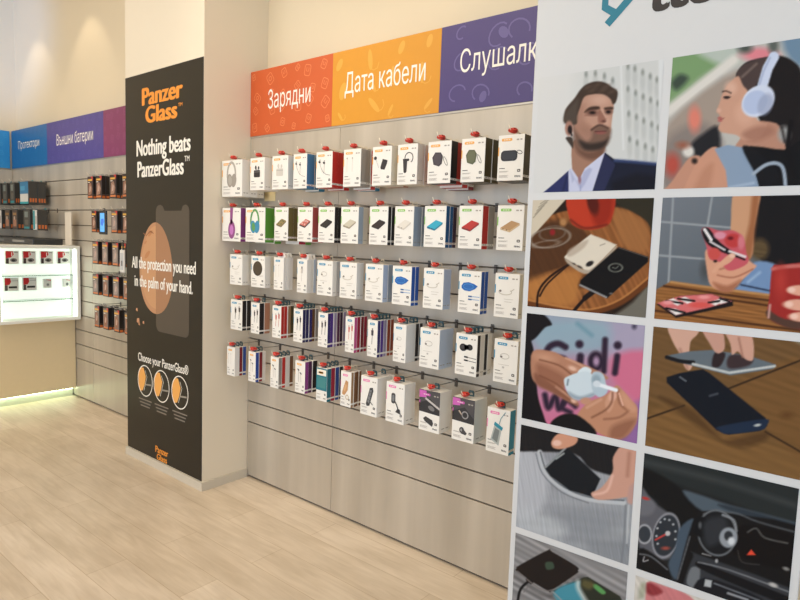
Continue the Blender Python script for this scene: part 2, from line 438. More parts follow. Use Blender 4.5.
b.text(fp, 'All the protection you need', -.843, -.071, 1.325, 1.402, CW, .0016, .03); b.build('slogan_lettering', po)
b = MB()
b.text(fp, 'in the palm of your hand.', -.807, -.104, 1.204, 1.279, CW, .0016, .03); b.build('slogan_lettering', po)
b = MB(); b.text(fp, 'Choose your PanzerGlass®', -.766, -.150, .697, .753, CW, .0008, .018); b.build('white_caption', po)
for cx, word in ((-.675, 'edge'), (-.466, 'case friendly'), (-.247, 'full fit')):
    b = MB(); b.ring(fp, cx, .569, .094, .104, .007, CW, .0007, 36)
    b.flat(fp, [(cx-.088+.0, .60), (cx-.075, .63), (cx-.05, .655), (cx-.02, .655), (cx+.01, .60), (cx-.005, .545), (cx-.03, .50), (cx-.06, .49), (cx-.085, .53)], ink((236, 168, 84)), .0006)
    b.ribbon(fp, [(cx+.0, .64), (cx+.025, .60), (cx+.005, .55), (cx-.015, .50)], .004, CW, .0008)
    b.ribbon(fp, [(cx+.0, .545), (cx+.08, .552)], .011, ink((150, 142, 130)), .0008)
    for k, wd in enumerate((.085, .07, .06)):
        b.ribbon(fp, [(cx-wd, .437-.022*k), (cx+wd, .437-.022*k)], .008, ink((128, 120, 110)), .0007)
    b.build('roundel', po)
b = MB(); b.text(fp, 'Panzer', -.543, -.383, .112, .155, ORG, .0008, .03)
b.text(fp, 'Glass', -.526, -.399, .064, .105, ORG, .0008, .03); b.build('orange_footer', po)

# ------------------------------------------------------------------ packaged goods on the peg wall
K = dict(white=(236, 231, 222), cream=(232, 224, 206), black=(34, 30, 32), blue=(66, 128, 172), teal=(40, 120, 150), red=(196, 46, 38),
         grey=(156, 150, 142), olive=(84, 74, 44), purple=(150, 70, 140), green=(96, 160, 62), navy=(44, 42, 92), violet=(84, 52, 140),
         lilac=(160, 150, 180), plum=(90, 44, 84), pink=(214, 96, 150), crimson=(170, 36, 66), maroon=(130, 32, 42), tan=(168, 132, 96),
         brown=(122, 84, 54), copper=(184, 132, 104), royal=(30, 88, 176), bluewhite=(198, 212, 230), greyblue=(170, 184, 196), deepblue=(20, 96, 150),
         darkolive=(70, 62, 42), camo=(112, 104, 60), floral=(186, 84, 78), cobalt=(44, 80, 160), silver=(196, 196, 198), darkpurple=(58, 34, 62),
         petrol=(34, 116, 130), rust=(160, 74, 46), cyan=(52, 150, 180), indigo=(56, 48, 112))
CAT = dict(orange=(240, 172, 78), green=(138, 196, 92), teal=(56, 146, 184), pink=(232, 130, 178), magenta=(200, 84, 170))

def pic_draw(b, fr, pic, w, h):
    """the product picture printed on the front of a carton, drawn in carton units"""
    I = ink
    def P(pts): return [(x*w, z*h) for x, z in pts]
    def flat(pts, c, d=.0009): b.flat(fr, P(pts), I(c), d)
    def line(pts, wd, c, d=.0010): b.ribbon(fr, P(pts), wd*w, I(c), d)
    def ell(x, z, a, bb, c, d=.0009, rot=0): b.ell(fr, x*w, z*h, a*w, bb*w, I(c), d, 20, rot)
    def ring(x, z, a, bb, wd, c, d=.0009, a0=0, a1=360, rot=0): b.ring(fr, x*w, z*h, a*w, bb*w, wd*w, I(c), d, 24, a0, a1, rot)
    if pic[0] == 'headphones':
        c, c2 = pic[1], pic[2]
        ring(.48, .60, .20, .36, .075, c, .0009, -15, 195); ell(.40, .44, .14, .20, c2, .001, 8); ell(.60, .44, .13, .20, c2, .0011, -8)
        ell(.42, .44, .09, .14, c, .0012, 8)
    elif pic[0] == 'headphone_side':
        c = pic[1]; flat([(.44, 1.0), (.60, 1.0), (.57, .60), (.44, .60)], c); ell(.51, .585, .07, .08, c); ell(.53, .34, .19, .29, c); ell(.53, .34, .10, .16, (198, 120, 190), .0012)
    elif pic[0] == 'buds':
        c = pic[1]
        b.flat(fr, rr(.27*w, .70*w, .40*h, .62*h, .05*w), I(c), .0009); line([(.28, .565), (.69, .565)], .015, (150, 146, 140))
        ell(.40, .70, .06, .09, c); line([(.41, .70), (.44, .63)], .05, c); ell(.60, .69, .05, .07, c); line([(.59, .69), (.57, .63)], .05, c)
    elif pic[0] == 'wired':
        c = pic[1]
        for x, z in ((.22, .72), (.50, .69)):
            ell(x, z, .07, .045, c, .001, -15); ell(x+.02, z+.05, .05, .03, (170, 165, 158), .0009)
        line([(.24, .70), (.28, .60), (.42, .46), (.52, .40)], .016, (90, 84, 80)); line([(.52, .67), (.51, .42), (.62, .37), (.88, .34)], .016, (90, 84, 80))
    elif pic[0] == 'thin_wires':
        for x in (.22, .52): ell(x, .76, .035, .04, (180, 172, 160)); line([(x, .76), (x, .40)], .018, (206, 198, 186))
    elif pic[0] == 'headset_dock':
        b.flat(fr, P([(.55, .68), (.80, .64), (.78, .56), (.66, .40), (.46, .42), (.44, .47)]), I((46, 42, 42)), .0009); ell(.16, .71, .08, .07, (46, 42, 42)); line([(.2, .66), (.3, .54), (.34, .46)], .015, (150, 145, 140))
    elif pic[0] == 'ear_hook':
        flat([(.28, .64), (.50, .64), (.48, .32), (.44, .29), (.36, .29), (.33, .32)], (52, 48, 48)); ring(.58, .66, .20, .20, .035, (50, 46, 46), .001, -60, 215); ell(.54, .61, .06, .05, (38, 36, 36), .0012)
    elif pic[0] == 'hex_speaker':
        c = pic[1]; flat([(.20, .62), (.32, .74), (.56, .73), (.66, .64), (.62, .46), (.50, .40), (.26, .45)], c); flat([(.25, .62), (.34, .71), (.54, .70), (.60, .63), (.57, .48), (.49, .43), (.29, .47)], [min(255, v+14) for v in c], .0011)
        ring(.77, .52, .05, .17, .018, (90, 84, 76), .001, rot=28)
    elif pic[0] == 'oval_speaker':
        b.flat(fr, rr(.12*w, .76*w, .43*h, .66*h, .13*w), I((32, 32, 36)), .0009); b.flat(fr, rr(.17*w, .71*w, .46*h, .63*h, .10*w), I((44, 46, 52)), .0011)
        ring(.84, .61, .10, .055, .02, (50, 48, 48), .001, rot=-20)
    elif pic[0] == 'bank':
        c, e = pic[1], pic[2]
        flat([(.14, .50), (.55, .66), (.86, .60), (.50, .44)], c); flat([(.14, .50), (.50, .44), (.50, .40), (.14, .46)], e, .0011); flat([(.50, .44), (.86, .60), (.86, .56), (.50, .40)], e, .0010)
        ell(.24, .475, .03, .015, (60, 56, 54), .0013); ell(.38, .452, .03, .015, (60, 56, 54), .0013)
        if len(pic) > 3:
            for x, z in ((.32, .53), (.45, .60), (.58, .60), (.5, .50), (.68, .58)): ell(x, z, .05, .035, pic[3], .0012, 20)
    elif pic[0] == 'coil':
        ring(.44, .58, .26, .10, .035, (206, 198, 184), .0009, 150, 400); ell(.24, .60, .05, .04, (130, 122, 112), .001); line([(.66, .60), (.80, .66)], .03, (196, 188, 174)); line([(.40, .42), (.78, .42)], .02, (208, 202, 190)); line([(.42, .36), (.72, .36)], .02, (206, 198, 186))
    elif pic[0] == 'disc':
        ell(.48, .60, .34, .34, (66, 54, 40)); ell(.48, .60, .27, .27, (74, 62, 46), .0011); line([(.6, .36), (.88, .38)], .02, (190, 180, 168))
    elif pic[0] == 'blue_coil':
        flat([(.14, .64), (.22, .71), (.45, .735), (.70, .70), (.86, .65), (.74, .58), (.52, .52), (.28, .53), (.15, .58)], (30, 100, 178)); ring(.45, .63, .22, .10, .02, (70, 140, 206), .0011)
        for z in (.40, .33): line([(.52, z), (.96, z)], .02, (90, 150, 210)); line([(.46, z), (.62, z)], .055, (60, 100, 150), .0012)
    elif pic[0] == 'plugs':
        c = pic[1]
        for x, z in ((.45, .66), (.78, .70)):
            flat([(x-.09, z+.05), (x+.07, z+.05), (x+.05, z-.09), (x-.07, z-.09)], c); line([(x-.01, z-.08), (x-.04, .36)], .035, c); line([(x-.03, z+.05), (x-.03, z+.10)], .08, (150, 146, 142))
    elif pic[0] == 'single_plug':
        c = pic[1]; flat([(.38, .72), (.62, .72), (.60, .58), (.40, .58)], c); line([(.5, .58), (.48, .34)], .04, c); line([(.5, .72), (.5, .78)], .12, (120, 116, 116))
    elif pic[0] == 'adapter':
        ring(.46, .62, .18, .10, .03, (204, 198, 188)); ell(.32, .60, .05, .04, (120, 112, 106), .001); line([(.2, .42), (.66, .42)], .02, (206, 200, 190)); ell(.42, .36, .05, .04, (196, 190, 182), .001)
    elif pic[0] == 'car_charger':
        ell(.36, .67, .17, .15, (30, 28, 30)); ell(.66, .69, .14, .12, (30, 28, 30)); ell(.50, .68, .13, .10, (40, 38, 40)); ell(.34, .68, .08, .08, (58, 54, 56), .0011)
        for z in (.45, .37): line([(.45, z), (.98, z-.02)], .022, (50, 48, 48)); line([(.42, z), (.60, z-.005)], .06, (36, 34, 36), .0012)
    elif pic[0] == 'in_ears':
        c = pic[1]
        for x, z in ((.34, .72), (.58, .62)): ell(x, z, .11, .05, c, .001, -30); line([(x, z), (x+.05, .34)], .025, (150, 140, 132))
    elif pic[0] == 'cradle':
        flat([(.34, .30), (.56, .72), (.74, .74), (.78, .66), (.56, .26), (.40, .24)], (60, 60, 60)); flat([(.42, .36), (.58, .68), (.70, .68), (.54, .32)], (120, 122, 124), .0011)
        for t in (.2, .5, .8): line([(.42+.17*t, .36+.32*t), (.55+.15*t, .33+.34*t)], .02, (50, 50, 50), .0013)
        line([(.62, .36), (.76, .30)], .04, (60, 60, 60), .0013)
    elif pic[0] == 'arm_mount':
        b.flat(fr, rr(.30*w, .52*w, .48*h, .74*h, .09*w), I((64, 64, 66)), .0009); b.flat(fr, rr(.35*w, .47*w, .53*h, .69*h, .05*w), I((120, 122, 124)), .0011)
        line([(.48, .56), (.60, .46), (.68, .36)], .06, (60, 60, 62)); flat([(.54, .28), (.84, .24), (.78, .36), (.66, .38)], (48, 48, 50)); line([(.80, .31), (.80, .18)], .02, (150, 150, 150))
    elif pic[0] in ('car_photo_vent', 'car_photo_ring'):
        flat([(0, .46), (1, .44), (1, 1), (.44, 1), (0, 1)], (74, 70, 72), .0007); flat([(.0, .66), (.55, .80), (1, .56), (1, .44), (0, .46)], (42, 40, 42), .0008)
        if pic[0].endswith('vent'):
            line([(.30, .80), (1, .60)], .08, (196, 190, 186), .0009); ell(.60, .58, .16, .09, (120, 118, 118), .0010, -20); flat([(.22, .30), (.34, .36), (.66, .30), (.72, .22), (.66, .14), (.30, .24)], (56, 54, 54))
        else:
            ring(.58, .62, .13, .13, .05, (150, 146, 146), .0010); line([(.3, .70), (.46, .60)], .06, (190, 170, 150), .0010); ell(.46, .26, .11, .12, (60, 58, 58)); flat([(.46, .33), (.70, .21), (.64, .16), (.42, .18)], (70, 68, 68), .0010); ell(.44, .26, .04, .06, (150, 148, 148), .0012)
        b.flat(fr, P([(0, .80), (.34, .82), (.34, .98), (0, .98)]), I((204, 96, 180)), .0010)
    elif pic[0] == 'pouch':
        flat([(.20, .28), (.34, .62), (.66, .56), (.56, .18)], (176, 182, 178)); flat([(.27, .31), (.38, .56), (.58, .52), (.50, .24)], (120, 126, 124), .0011); flat([(.32, .62), (.36, .70), (.72, .60), (.68, .53)], (40, 140, 160), .0012); line([(.54, .64), (.62, .80), (.74, .90), (.80, .95)], .03, (110, 150, 160), .0013)
    elif pic[0] == 'strap':
        flat([(.18, .40), (.50, .76), (.74, .72), (.70, .48), (.40, .32), (.20, .34)], (196, 146, 98)); ring(.66, .28, .13, .15, .04, (176, 144, 80)); flat([(.3, .46), (.5, .66), (.62, .6), (.44, .42)], (214, 168, 122), .0011)

DARK, GREY = ink((70, 66, 62)), ink((168, 160, 150))
FR0 = front((0, 0, 0))
CACHE = {}
def print_mesh(w, h, cat, pic):
    key = ('p', round(w, 3), round(h, 3), cat, str(pic))
    if key in CACHE: return CACHE[key]
    b = MB(); fr = Frame((-w/2, 0, 0), (1, 0, 0), (0, 0, 1), (0, -1, 0)); cc = ink(CAT[cat]); teal_front = pic[0] == 'petrol_front'
    if teal_front:
        b.rect(fr, 0, w, .32*h, h*.99, ink(K['petrol']), .0005); b.rect(fr, .06*w, .92*w, .77*h, .95*h, ink((240, 232, 214)), .0007); b.rrect(fr, .22*w, .66*w, .82*h, .89*h, .01, cc, .0009)
        b.rect(fr, .1*w, .9*w, .40*h, .72*h, ink((60, 130, 132)), .0007)
    else:
        b.rrect(fr, .015, .02+.36*w if w > .1 else .02+.40*w, .865*h, .925*h, .004, cc, .0008)
        for k in range(3): b.rect(fr, .024+.011*k*(w/.12), .024+(.011*k+.008)*(w/.12), .888*h, .902*h, ink((250, 244, 232)), .0011)
        b.rect(fr, .0008, .045*w, .55*h, .74*h, cc, .0008)
        pic_draw(b, fr, pic, w, h)
    if w > .1: b.rrect(fr, .70*w, .80*w, .87*h, .90*h, .002, GREY, .0008); b.rrect(fr, .84*w, .92*w, .87*h, .90*h, .002, GREY, .0008)
    if pic[0] not in ('car_photo_vent', 'car_photo_ring', 'petrol_front'):
        b.rect(fr, .08*w, .30*w, .265*h, .28*h, DARK, .0007)
    for k, z in enumerate((.205, .19, .115, .095, .075)):
        b.rect(fr, .08*w, (.44-.05*(k % 2))*w, z*h, (z+.008)*h, GREY, .0007)
    b.rrect(fr, .78*w, .90*w, .185*h, .245*h, .003, DARK, .0008); b.rect(fr, .81*w, .87*w, .205*h, .225*h, ink((220, 214, 204)), .0010)
    b.text(fr, 'ttec', .68*w, .92*w, .075*h, .125*h, ink((52, 48, 46)), .0008, .02)
    me = b.data('front_print'); CACHE[key] = me; return me
def carton_mesh(w, h, d, side, base):
    key = ('c', round(w, 3), round(h, 3), round(d, 3), side, base)
    if key in CACHE: return CACHE[key]
    b = MB(); sm = mat('carton_'+side, K[side], .42, var=.04); bm = mat('carton_'+base, K[base], .45, var=.02) if base != 'white' else WHITE
    c = .0012; bands = [(0, .075, sm), (.075, .125, WHITE if side not in ('white', 'cream', 'bluewhite', 'greyblue', 'silver') else sm), (.125, 1, sm)]
    x0, x1 = -w/2, w/2
    b.face([(x0+c, 0, c), (x1-c, 0, c), (x1-c, 0, h-c), (x0+c, 0, h-c)], bm)
    b.face([(x1-c, d, c), (x0+c, d, c), (x0+c, d, h-c), (x1-c, d, h-c)], bm)
    b.face([(x0+c, 0, h-c), (x1-c, 0, h-c), (x1-c, c, h), (x0+c, c, h)], bm); b.face([(x0+c, c, h), (x1-c, c, h), (x1-c, d-c, h), (x0+c, d-c, h)], bm)
    b.face([(x0+c, d-c, h), (x1-c, d-c, h), (x1-c, d, h-c), (x0+c, d, h-c)], bm)
    b.face([(x0+c, 0, c), (x0+c, c, 0), (x1-c, c, 0), (x1-c, 0, c)], bm); b.face([(x0+c, c, 0), (x0+c, d, 0), (x1-c, d, 0), (x1-c, c, 0)], sm)
    b.face([(x0+c, d, 0), (x0+c, d, c), (x1-c, d, c), (x1-c, d, 0)], bm)
    for s, xe, xi in ((1, x1, x1-c), (-1, x0, x0+c)):
        def q(pts, m): b.face(pts if s > 0 else pts[::-1], m)
        q([(xi, 0, c), (xe, c, c), (xe, c, h-c), (xi, 0, h-c)], bm); q([(xe, d-c, c), (xi, d, c), (xi, d, h-c), (xe, d-c, h-c)], sm)
        q([(xi, c, 0), (xi, d-c, 0), (xe, d-c, c), (xe, c, c)], sm); q([(xe, c, h-c), (xe, d-c, h-c), (xi, d-c, h), (xi, c, h)], bm)
        for a0, a1, m in bands:
            z0, z1 = max(c, a0*h), min(h-c, a1*h); q([(xe, c, z0), (xe, d-c, z0), (xe, d-c, z1), (xe, c, z1)], m)
    if w > .1:                                               # printed lettering band and mounting dot on the side
        for k in range(2): b.face([(x1+.0005, d*(.2+.35*k), .092*h), (x1+.0005, d*(.2+.35*k)+d*.24, .092*h), (x1+.0005, d*(.2+.35*k)+d*.24, .112*h), (x1+.0005, d*(.2+.35*k), .112*h)], GREY)
    me = b.data('carton'); CACHE[key] = me; return me
def tab_mesh(w, h, d, rgb):
    """die cut hang tab standing above the carton back, with a hole for the rod"""
    key = ('t', round(w, 3), round(h, 3), round(d, 3), rgb)
    if key in CACHE: return CACHE[key]
    b = MB(); m = WHITE if rgb is None else mat('tab_%d_%d_%d' % rgb, rgb, .3, var=.02)
    hw = min(.03, w*.36) if rgb is None else (.013 if rgb == (196, 184, 162) else .015); q = .010 if rgb is None else .007; O = [(-hw, -.02), (hw, -.02), (hw, .016), (hw-.005, .026), (-hw+.005, .026), (-hw, .016)]
    I = [(-q, .006), (q, .006), (q, .012), (q*.6, .0185), (-q*.6, .0185), (-q, .012)]
    y0, y1 = (d-.0022, d-.0010) if rgb is None else (d*.55, d*.55+.003 if rgb == (52, 84, 92) else d*.55+.0012)
    V = [(x, y, h+z) for y in (y0, y1) for x, z in O]+[(x, y, h+z) for y in (y0, y1) for x, z in I]
    F = []
    for i in range(6):
        j = (i+1) % 6; F += [(i, j, 12+j, 12+i), (6+j, 6+i, 18+i, 18+j), (i, 6+i, 6+j, j), (12+j, 18+j, 18+i, 12+i)]
    b.mesh(V, F, m); me = b.data('hang_tab'); CACHE[key] = me; return me

def product_box(label, x, y, z, w, h, d, side, cat, pic, tabcol, base='white', group='boxes hanging on the peg wall'):
    o = thing('product_box', label, 'box', (x, y+d/2, z), group)
    def part(name, me):
        c = link(name, me, o); c.location = (0, -d/2, 0); return c
    part('carton', carton_mesh(w, h, d, side, base)); part('hang_tab', tab_mesh(w, h, d, tabcol))
    if pic: part('front_print', print_mesh(w, h, cat, pic))
    return o

def hook_meshes(L, col):
    key = ('h', round(L, 3), col)
    if key in CACHE: return CACHE[key]
    b = MB(); b.tube([(0, -.003, 0), (0, -L*.5, .001), (0, -L, .003)], .0024, STEEL, 8); b.tube([(0, -L, .003), (0, -L-.012, .008), (-.004, -L-.015, .024)], .0016, mat('tip_white', (236, 226, 206), .4), 6); rod = b.data('rod', True)
    b = MB(); b.cbox(-.008, .008, -.0045, -.0005, -.028, .012, mat('bracket_steel', (96, 88, 80), .4, .6), .001); b.cbox(-.011, .011, -.003, .011, .006-.0035+.0, .006+.0015, STEEL, .0006); br = b.data('bracket')
    b = MB(); b.tube([(0, -L-.006, .003), (0, -L-.001, .003), (0, -L+.010, .0035), (0, -L+.022, .004), (0, -L+.031, .003), (0, -L+.038, .002)], [.003, .008, .0105, .010, .008, .005], RED, 12)
    b.cbox(-.018, .018, -L-.002, -L+.024, -.003, .014, RED, .006); lk = b.data('red_lock', True)
    CACHE[key] = (rod, br, lk); return CACHE[key]
def hook(label, x, zg, zr, L, lock=True, y=0, group='wire pegs on the peg wall'):
    o = thing('display_hook', label, 'hook', (x, y, zr), group); rod, br, lk = hook_meshes(L, 0)
    link('rod', rod, o); link('bracket', br, o)
    if lock: link('security_lock', lk, o)
    return o

W, B2 = 'white', 'black'
CH = dict(white='white', cream='cream', bluewhite='pale blue', greyblue='grey blue', navy='navy', deepblue='deep blue', darkolive='dark olive', camo='olive patterned', floral='red floral', darkpurple='dark purple')
# each row: box top, height, then (centre, width, category, picture, words, [(depth, side colour[, extra drop]) ...])
ROWS = [
 ('top', 2.006, .180, [
  (.107, .196, 'orange', ('headphones', (176, 168, 156), (158, 150, 140)), 'large white box picturing grey headphones', [(.055, W), (.055, W), (.05, 'cream')], .212),
  (.345, .128, 'orange', ('buds', (40, 36, 38)), 'white box picturing a black earbud case', [(.05, W), (.05, W)]),
  (.542, .132, 'orange', ('buds', (206, 200, 190)), 'white box picturing a white earbud case', [(.045, W), (.045, 'cream')]),
  (.704, .106, 'orange', ('wired', (50, 46, 48)), 'blue sided box picturing black wired earphones', [(.055, 'blue'), (.03, 'teal'), (.045, 'teal', .008)]),
  (.886, .118, 'orange', ('wired', (44, 40, 42)), 'red sided box picturing black wired earphones', [(.042, 'red'), (.042, 'red'), (.04, 'red', .006)]),
  (1.082, .117, 'orange', ('thin_wires',), 'grey sided box picturing pale wired earphones', [(.036, 'grey'), (.036, 'grey'), (.036, 'red', .008), (.036, 'teal', .012)]),
  (1.274, .118, 'orange', ('headset_dock',), 'white box picturing a small black headset and dock', [(.046, 'cream'), (.046, 'cream'), (.04, 'copper')]),
  (1.427, .115, 'orange', ('ear_hook',), 'white box picturing a black ear hook headset', [(.05, 'cream'), (.05, 'cream')]),
  (1.604, .123, 'orange', ('hex_speaker', (60, 52, 58)), 'black sided box picturing a dark grey speaker', [(.05, 'black'), (.045, 'red'), (.045, 'red', .010), (.045, 'maroon', .016)]),
  (1.776, .116, 'orange', ('hex_speaker', (86, 90, 62)), 'olive sided box picturing a green speaker', [(.055, 'olive'), (.055, 'olive')]),
  (1.953, .116, 'orange', ('oval_speaker',), 'dark sided box picturing a black oval speaker', [(.06, 'darkolive'), (.06, 'darkolive')])]),
 ('second', 1.729, .180, [
  (.105, .180, 'orange', ('headphone_side', (150, 78, 136)), 'purple sided box picturing purple headphones', [(.06, 'purple'), (.05, 'purple')], .197),
  (.332, .178, 'orange', ('headphones', (90, 150, 84), (60, 140, 176)), 'green sided box picturing blue and green headphones', [(.065, 'green'), (.05, 'green', .006)], .195),
  (.560, .113, 'green', ('bank', (150, 130, 84), (120, 104, 70), (96, 100, 60)), 'camouflage sided box picturing an olive power bank', [(.04, 'camo'), (.035, 'camo'), (.05, 'crimson', .018), (.045, 'green', .020)]),
  (.751, .115, 'green', ('bank', (196, 108, 96), (60, 48, 48), (226, 190, 180)), 'floral sided box picturing a flowery power bank', [(.045, 'floral'), (.04, 'floral', .004)]),
  (.912, .118, 'green', ('bank', (48, 40, 38), (34, 30, 30)), 'thin black sided box picturing a black power bank', [(.026, 'black'), (.026, 'black')]),
  (1.076, .119, 'green', ('bank', (204, 196, 176), (160, 148, 126)), 'pale sided box picturing a cream power bank', [(.035, 'greyblue'), (.035, 'cream')]),
  (1.266, .116, 'green', ('bank', (50, 38, 34), (38, 30, 28)), 'black sided box picturing a dark brown power bank', [(.024, 'black'), (.024, 'black')]),
  (1.421, .111, 'green', ('bank', (226, 220, 208), (206, 198, 186)), 'grey blue sided box picturing a white power bank', [(.03, 'greyblue'), (.03, 'greyblue'), (.03, 'greyblue')]),
  (1.595, .117, 'green', ('bank', (48, 168, 196), (30, 120, 150)), 'blue sided box picturing a bright blue power bank', [(.028, 'deepblue'), (.026, 'deepblue'), (.028, 'darkpurple')]),
  (1.779, .117, 'green', ('bank', (186, 44, 34), (140, 30, 26)), 'red sided box picturing a red power bank', [(.046, 'red'), (.05, 'grey')]),
  (1.967, .120, 'green', ('bank', (182, 142, 96), (206, 178, 138)), 'white sided box picturing a gold power bank', [(.03, W), (.03, W)])]),
 ('middle', 1.456, .179, [
  (.156, .120, 'teal', ('coil',), 'white box picturing a curled white cable beside the column', [(.05, W), (.04, W)]),
  (.363, .124, 'teal', ('disc',), 'white box picturing a round dark disc', [(.04, W), (.04, 'cream')]),
  (.545, .082, 'teal', ('thin_wires',), 'narrow white box with faint picture right of the disc box', [(.022, W), (.022, W), (.022, W)]),
  (.736, .078, 'teal', ('single_plug', (206, 198, 190)), 'narrow white box picturing a white plug', [(.022, W), (.022, W), (.022, 'bluewhite')]),
  (.910, .114, 'teal', ('adapter',), 'white box picturing a small pale adapter', [(.028, W), (.028, 'silver')]),
  (1.077, .116, 'teal', ('coil',), 'white box picturing a curled cable left of the bluish one', [(.026, W), (.026, W)]),
  (1.249, .113, 'teal', ('coil',), 'bluish sided white box picturing a curled white cable', [(.035, 'bluewhite'), (.035, 'greyblue')]),
  (1.420, .113, 'teal', ('blue_coil',), 'left box picturing a blue coiled cable', [(.027, 'royal'), (.027, 'royal')]),
  (1.600, .110, 'teal', ('coil',), 'pale blue box picturing white cable between blue cable boxes', [(.03, 'bluewhite'), (.03, 'bluewhite')]),
  (1.790, .112, 'teal', ('blue_coil',), 'right box picturing a blue coiled cable', [(.027, 'royal'), (.027, 'royal')]),
  (1.968, .112, 'teal', ('coil',), 'cream box picturing a white cable next to the photo board', [(.03, 'cream'), (.03, 'cream')])]),
 ('fourth', 1.187, .179, [
  (.164, .113, 'teal', ('plugs', (70, 60, 52)), 'wide black sided box picturing two black plugs', [(.03, 'black'), (.03, 'black')]),
  (.343, .077, 'teal', ('plugs', (60, 52, 50)), 'narrow black sided box picturing black plugs', [(.034, 'black'), (.04, 'copper')]),
  (.535, .075, 'teal', ('plugs', (190, 70, 60)), 'red sided box picturing red plugs', [(.022, 'red'), (.022, 'red'), (.022, 'tan'), (.025, 'olive')]),
  (.713, .073, 'teal', ('plugs', (44, 40, 52)), 'navy sided box picturing dark plugs', [(.022, 'navy'), (.022, 'navy'), (.022, 'indigo'), (.022, 'brown'), (.022, 'grey')]),
  (.905, .071, 'teal', ('plugs', (54, 48, 54)), 'violet sided box picturing dark plugs', [(.021, 'indigo'), (.021, 'violet'), (.021, 'lilac'), (.021, 'plum'), (.021, 'darkpurple'), (.021, 'lilac')]),
  (1.098, .062, 'teal', ('plugs', (200, 84, 70)), 'pink sided box picturing coral plugs', [(.022, 'pink'), (.022, 'crimson'), (.022, 'maroon'), (.024, 'crimson')]),
  (1.250, .064, 'teal', ('single_plug', (64, 58, 66)), 'violet sided narrow box picturing one plug', [(.022, 'indigo'), (.022, 'violet'), (.022, 'lilac'), (.024, 'rust'), (.024, 'rust')]),
  (1.420, .076, 'teal', ('adapter',), 'thick white box hanging before black boxes', [(.07, W), (.026, 'black'), (.026, 'black')]),
  (1.593, .109, 'teal', ('adapter',), 'pale blue sided box picturing a white adapter', [(.055, 'bluewhite'), (.055, 'bluewhite')]),
  (1.788, .109, 'teal', ('car_charger',), 'black sided box picturing a black car charger', [(.024, 'black'), (.032, W), (.024, 'black'), (.032, W)]),
  (1.979, .110, 'teal', ('adapter',), 'cream box picturing a white adapter next to the photo board', [(.04, 'cream'), (.04, 'cream')])]),
 ('bottom', .897, .176, [
  (.113, .077, 'orange', ('thin_wires',), 'narrow white box by the column', [(.034, W), (.023, 'maroon'), (.025, 'cobalt')]),
  (.319, .067, 'orange', ('in_ears', (60, 54, 54)), 'blue sided box picturing tiny earphones', [(.024, 'cobalt'), (.024, 'maroon'), (.026, W)]),
  (.523, .070, 'orange', ('in_ears', (70, 56, 50)), 'grey sided box picturing tiny earphones', [(.024, 'grey'), (.025, 'red'), (.03, W), (.026, 'brown')]),
  (.737, .079, 'orange', ('in_ears', (56, 46, 56)), 'purple sided box picturing tiny earphones', [(.026, 'purple'), (.026, 'plum'), (.034, 'black')], .174),
  (.906, .080, 'orange', ('petrol_front',), 'petrol blue box with white lower third', [(.03, 'petrol'), (.03, 'crimson'), (.028, 'cobalt'), (.026, 'black')], .176),
  (1.082, .073, 'pink', ('strap',), 'cream box picturing a tan strap', [(.018, 'tan'), (.018, 'brown'), (.018, 'brown'), (.018, 'brown')], .180),
  (1.239, .108, 'pink', ('cradle',), 'large white box picturing a grey phone cradle', [(.07, W), (.06, W)], .193),
  (1.406, .112, 'pink', ('arm_mount',), 'large white box picturing a phone holder on an arm', [(.083, W)], .193),
  (1.607, .115, 'magenta', ('car_photo_vent',), 'white box with car photo and small vent holder', [(.092, W)], .189),
  (1.789, .113, 'magenta', ('car_photo_ring',), 'white box with car photo and round magnet holder', [(.10, W)], .190),
  (1.961, .108, 'pink', ('pouch',), 'teal sided box picturing a waterproof phone pouch', [(.046, 'cyan')], .189)])]
YFR = -.21
for ri, (rname, ztop, hh, stacks) in enumerate(ROWS):
    zg = 2.015-.274*ri
    for si, st in enumerate(stacks):
        cx, w, cat, pic, words, boxes = st[:6]; h = st[6] if len(st) > 6 else hh
        zt = ztop+(.010 if (ri == 4 and si in (3, 5, 6, 7, 8, 9)) else 0)
        zr = zt+.0125
        hook('wire peg with red lock holding the %s stack of the %s row' % (ORD[si], rname), cx, zg, zr, .214)
        y = YFR
        for bi, bx in enumerate(boxes):
            d, side = bx[0], bx[1]; drop = bx[2] if len(bx) > 2 else 0
            if y+d > -.013: break
            if bi == 0: lab = '%s, %s of the %s row' % (words, ORD[si], rname)
            else: lab = '%s sided box, %s from front in %s stack, %s row' % (CH.get(side, side), ORD[bi], ORD[si], rname)
            tc = (52, 84, 92) if ri >= 3 and not (ri == 4 and si == 5) else (None if ri == 2 and si in (2, 3) else (196, 184, 162))
            bw = w*(1 if bi == 0 else .985)
            product_box(lab, cx+(0 if bi == 0 else random.uniform(-.003, .003)), y, zt-h-drop, bw, h+drop if not drop else h+drop, d, side, cat, pic if bi == 0 else None, tc)
            y += d+.0012
tag(link('price_card', (lambda b: (b.cbox(.148, .250, -.0035, .0003, 1.782, 1.836, mat('card_cream', (236, 214, 160), .5), .0008), b)[1])(MB()).data('price_card')), 'small cream price card under the grey headphones box', 'card')

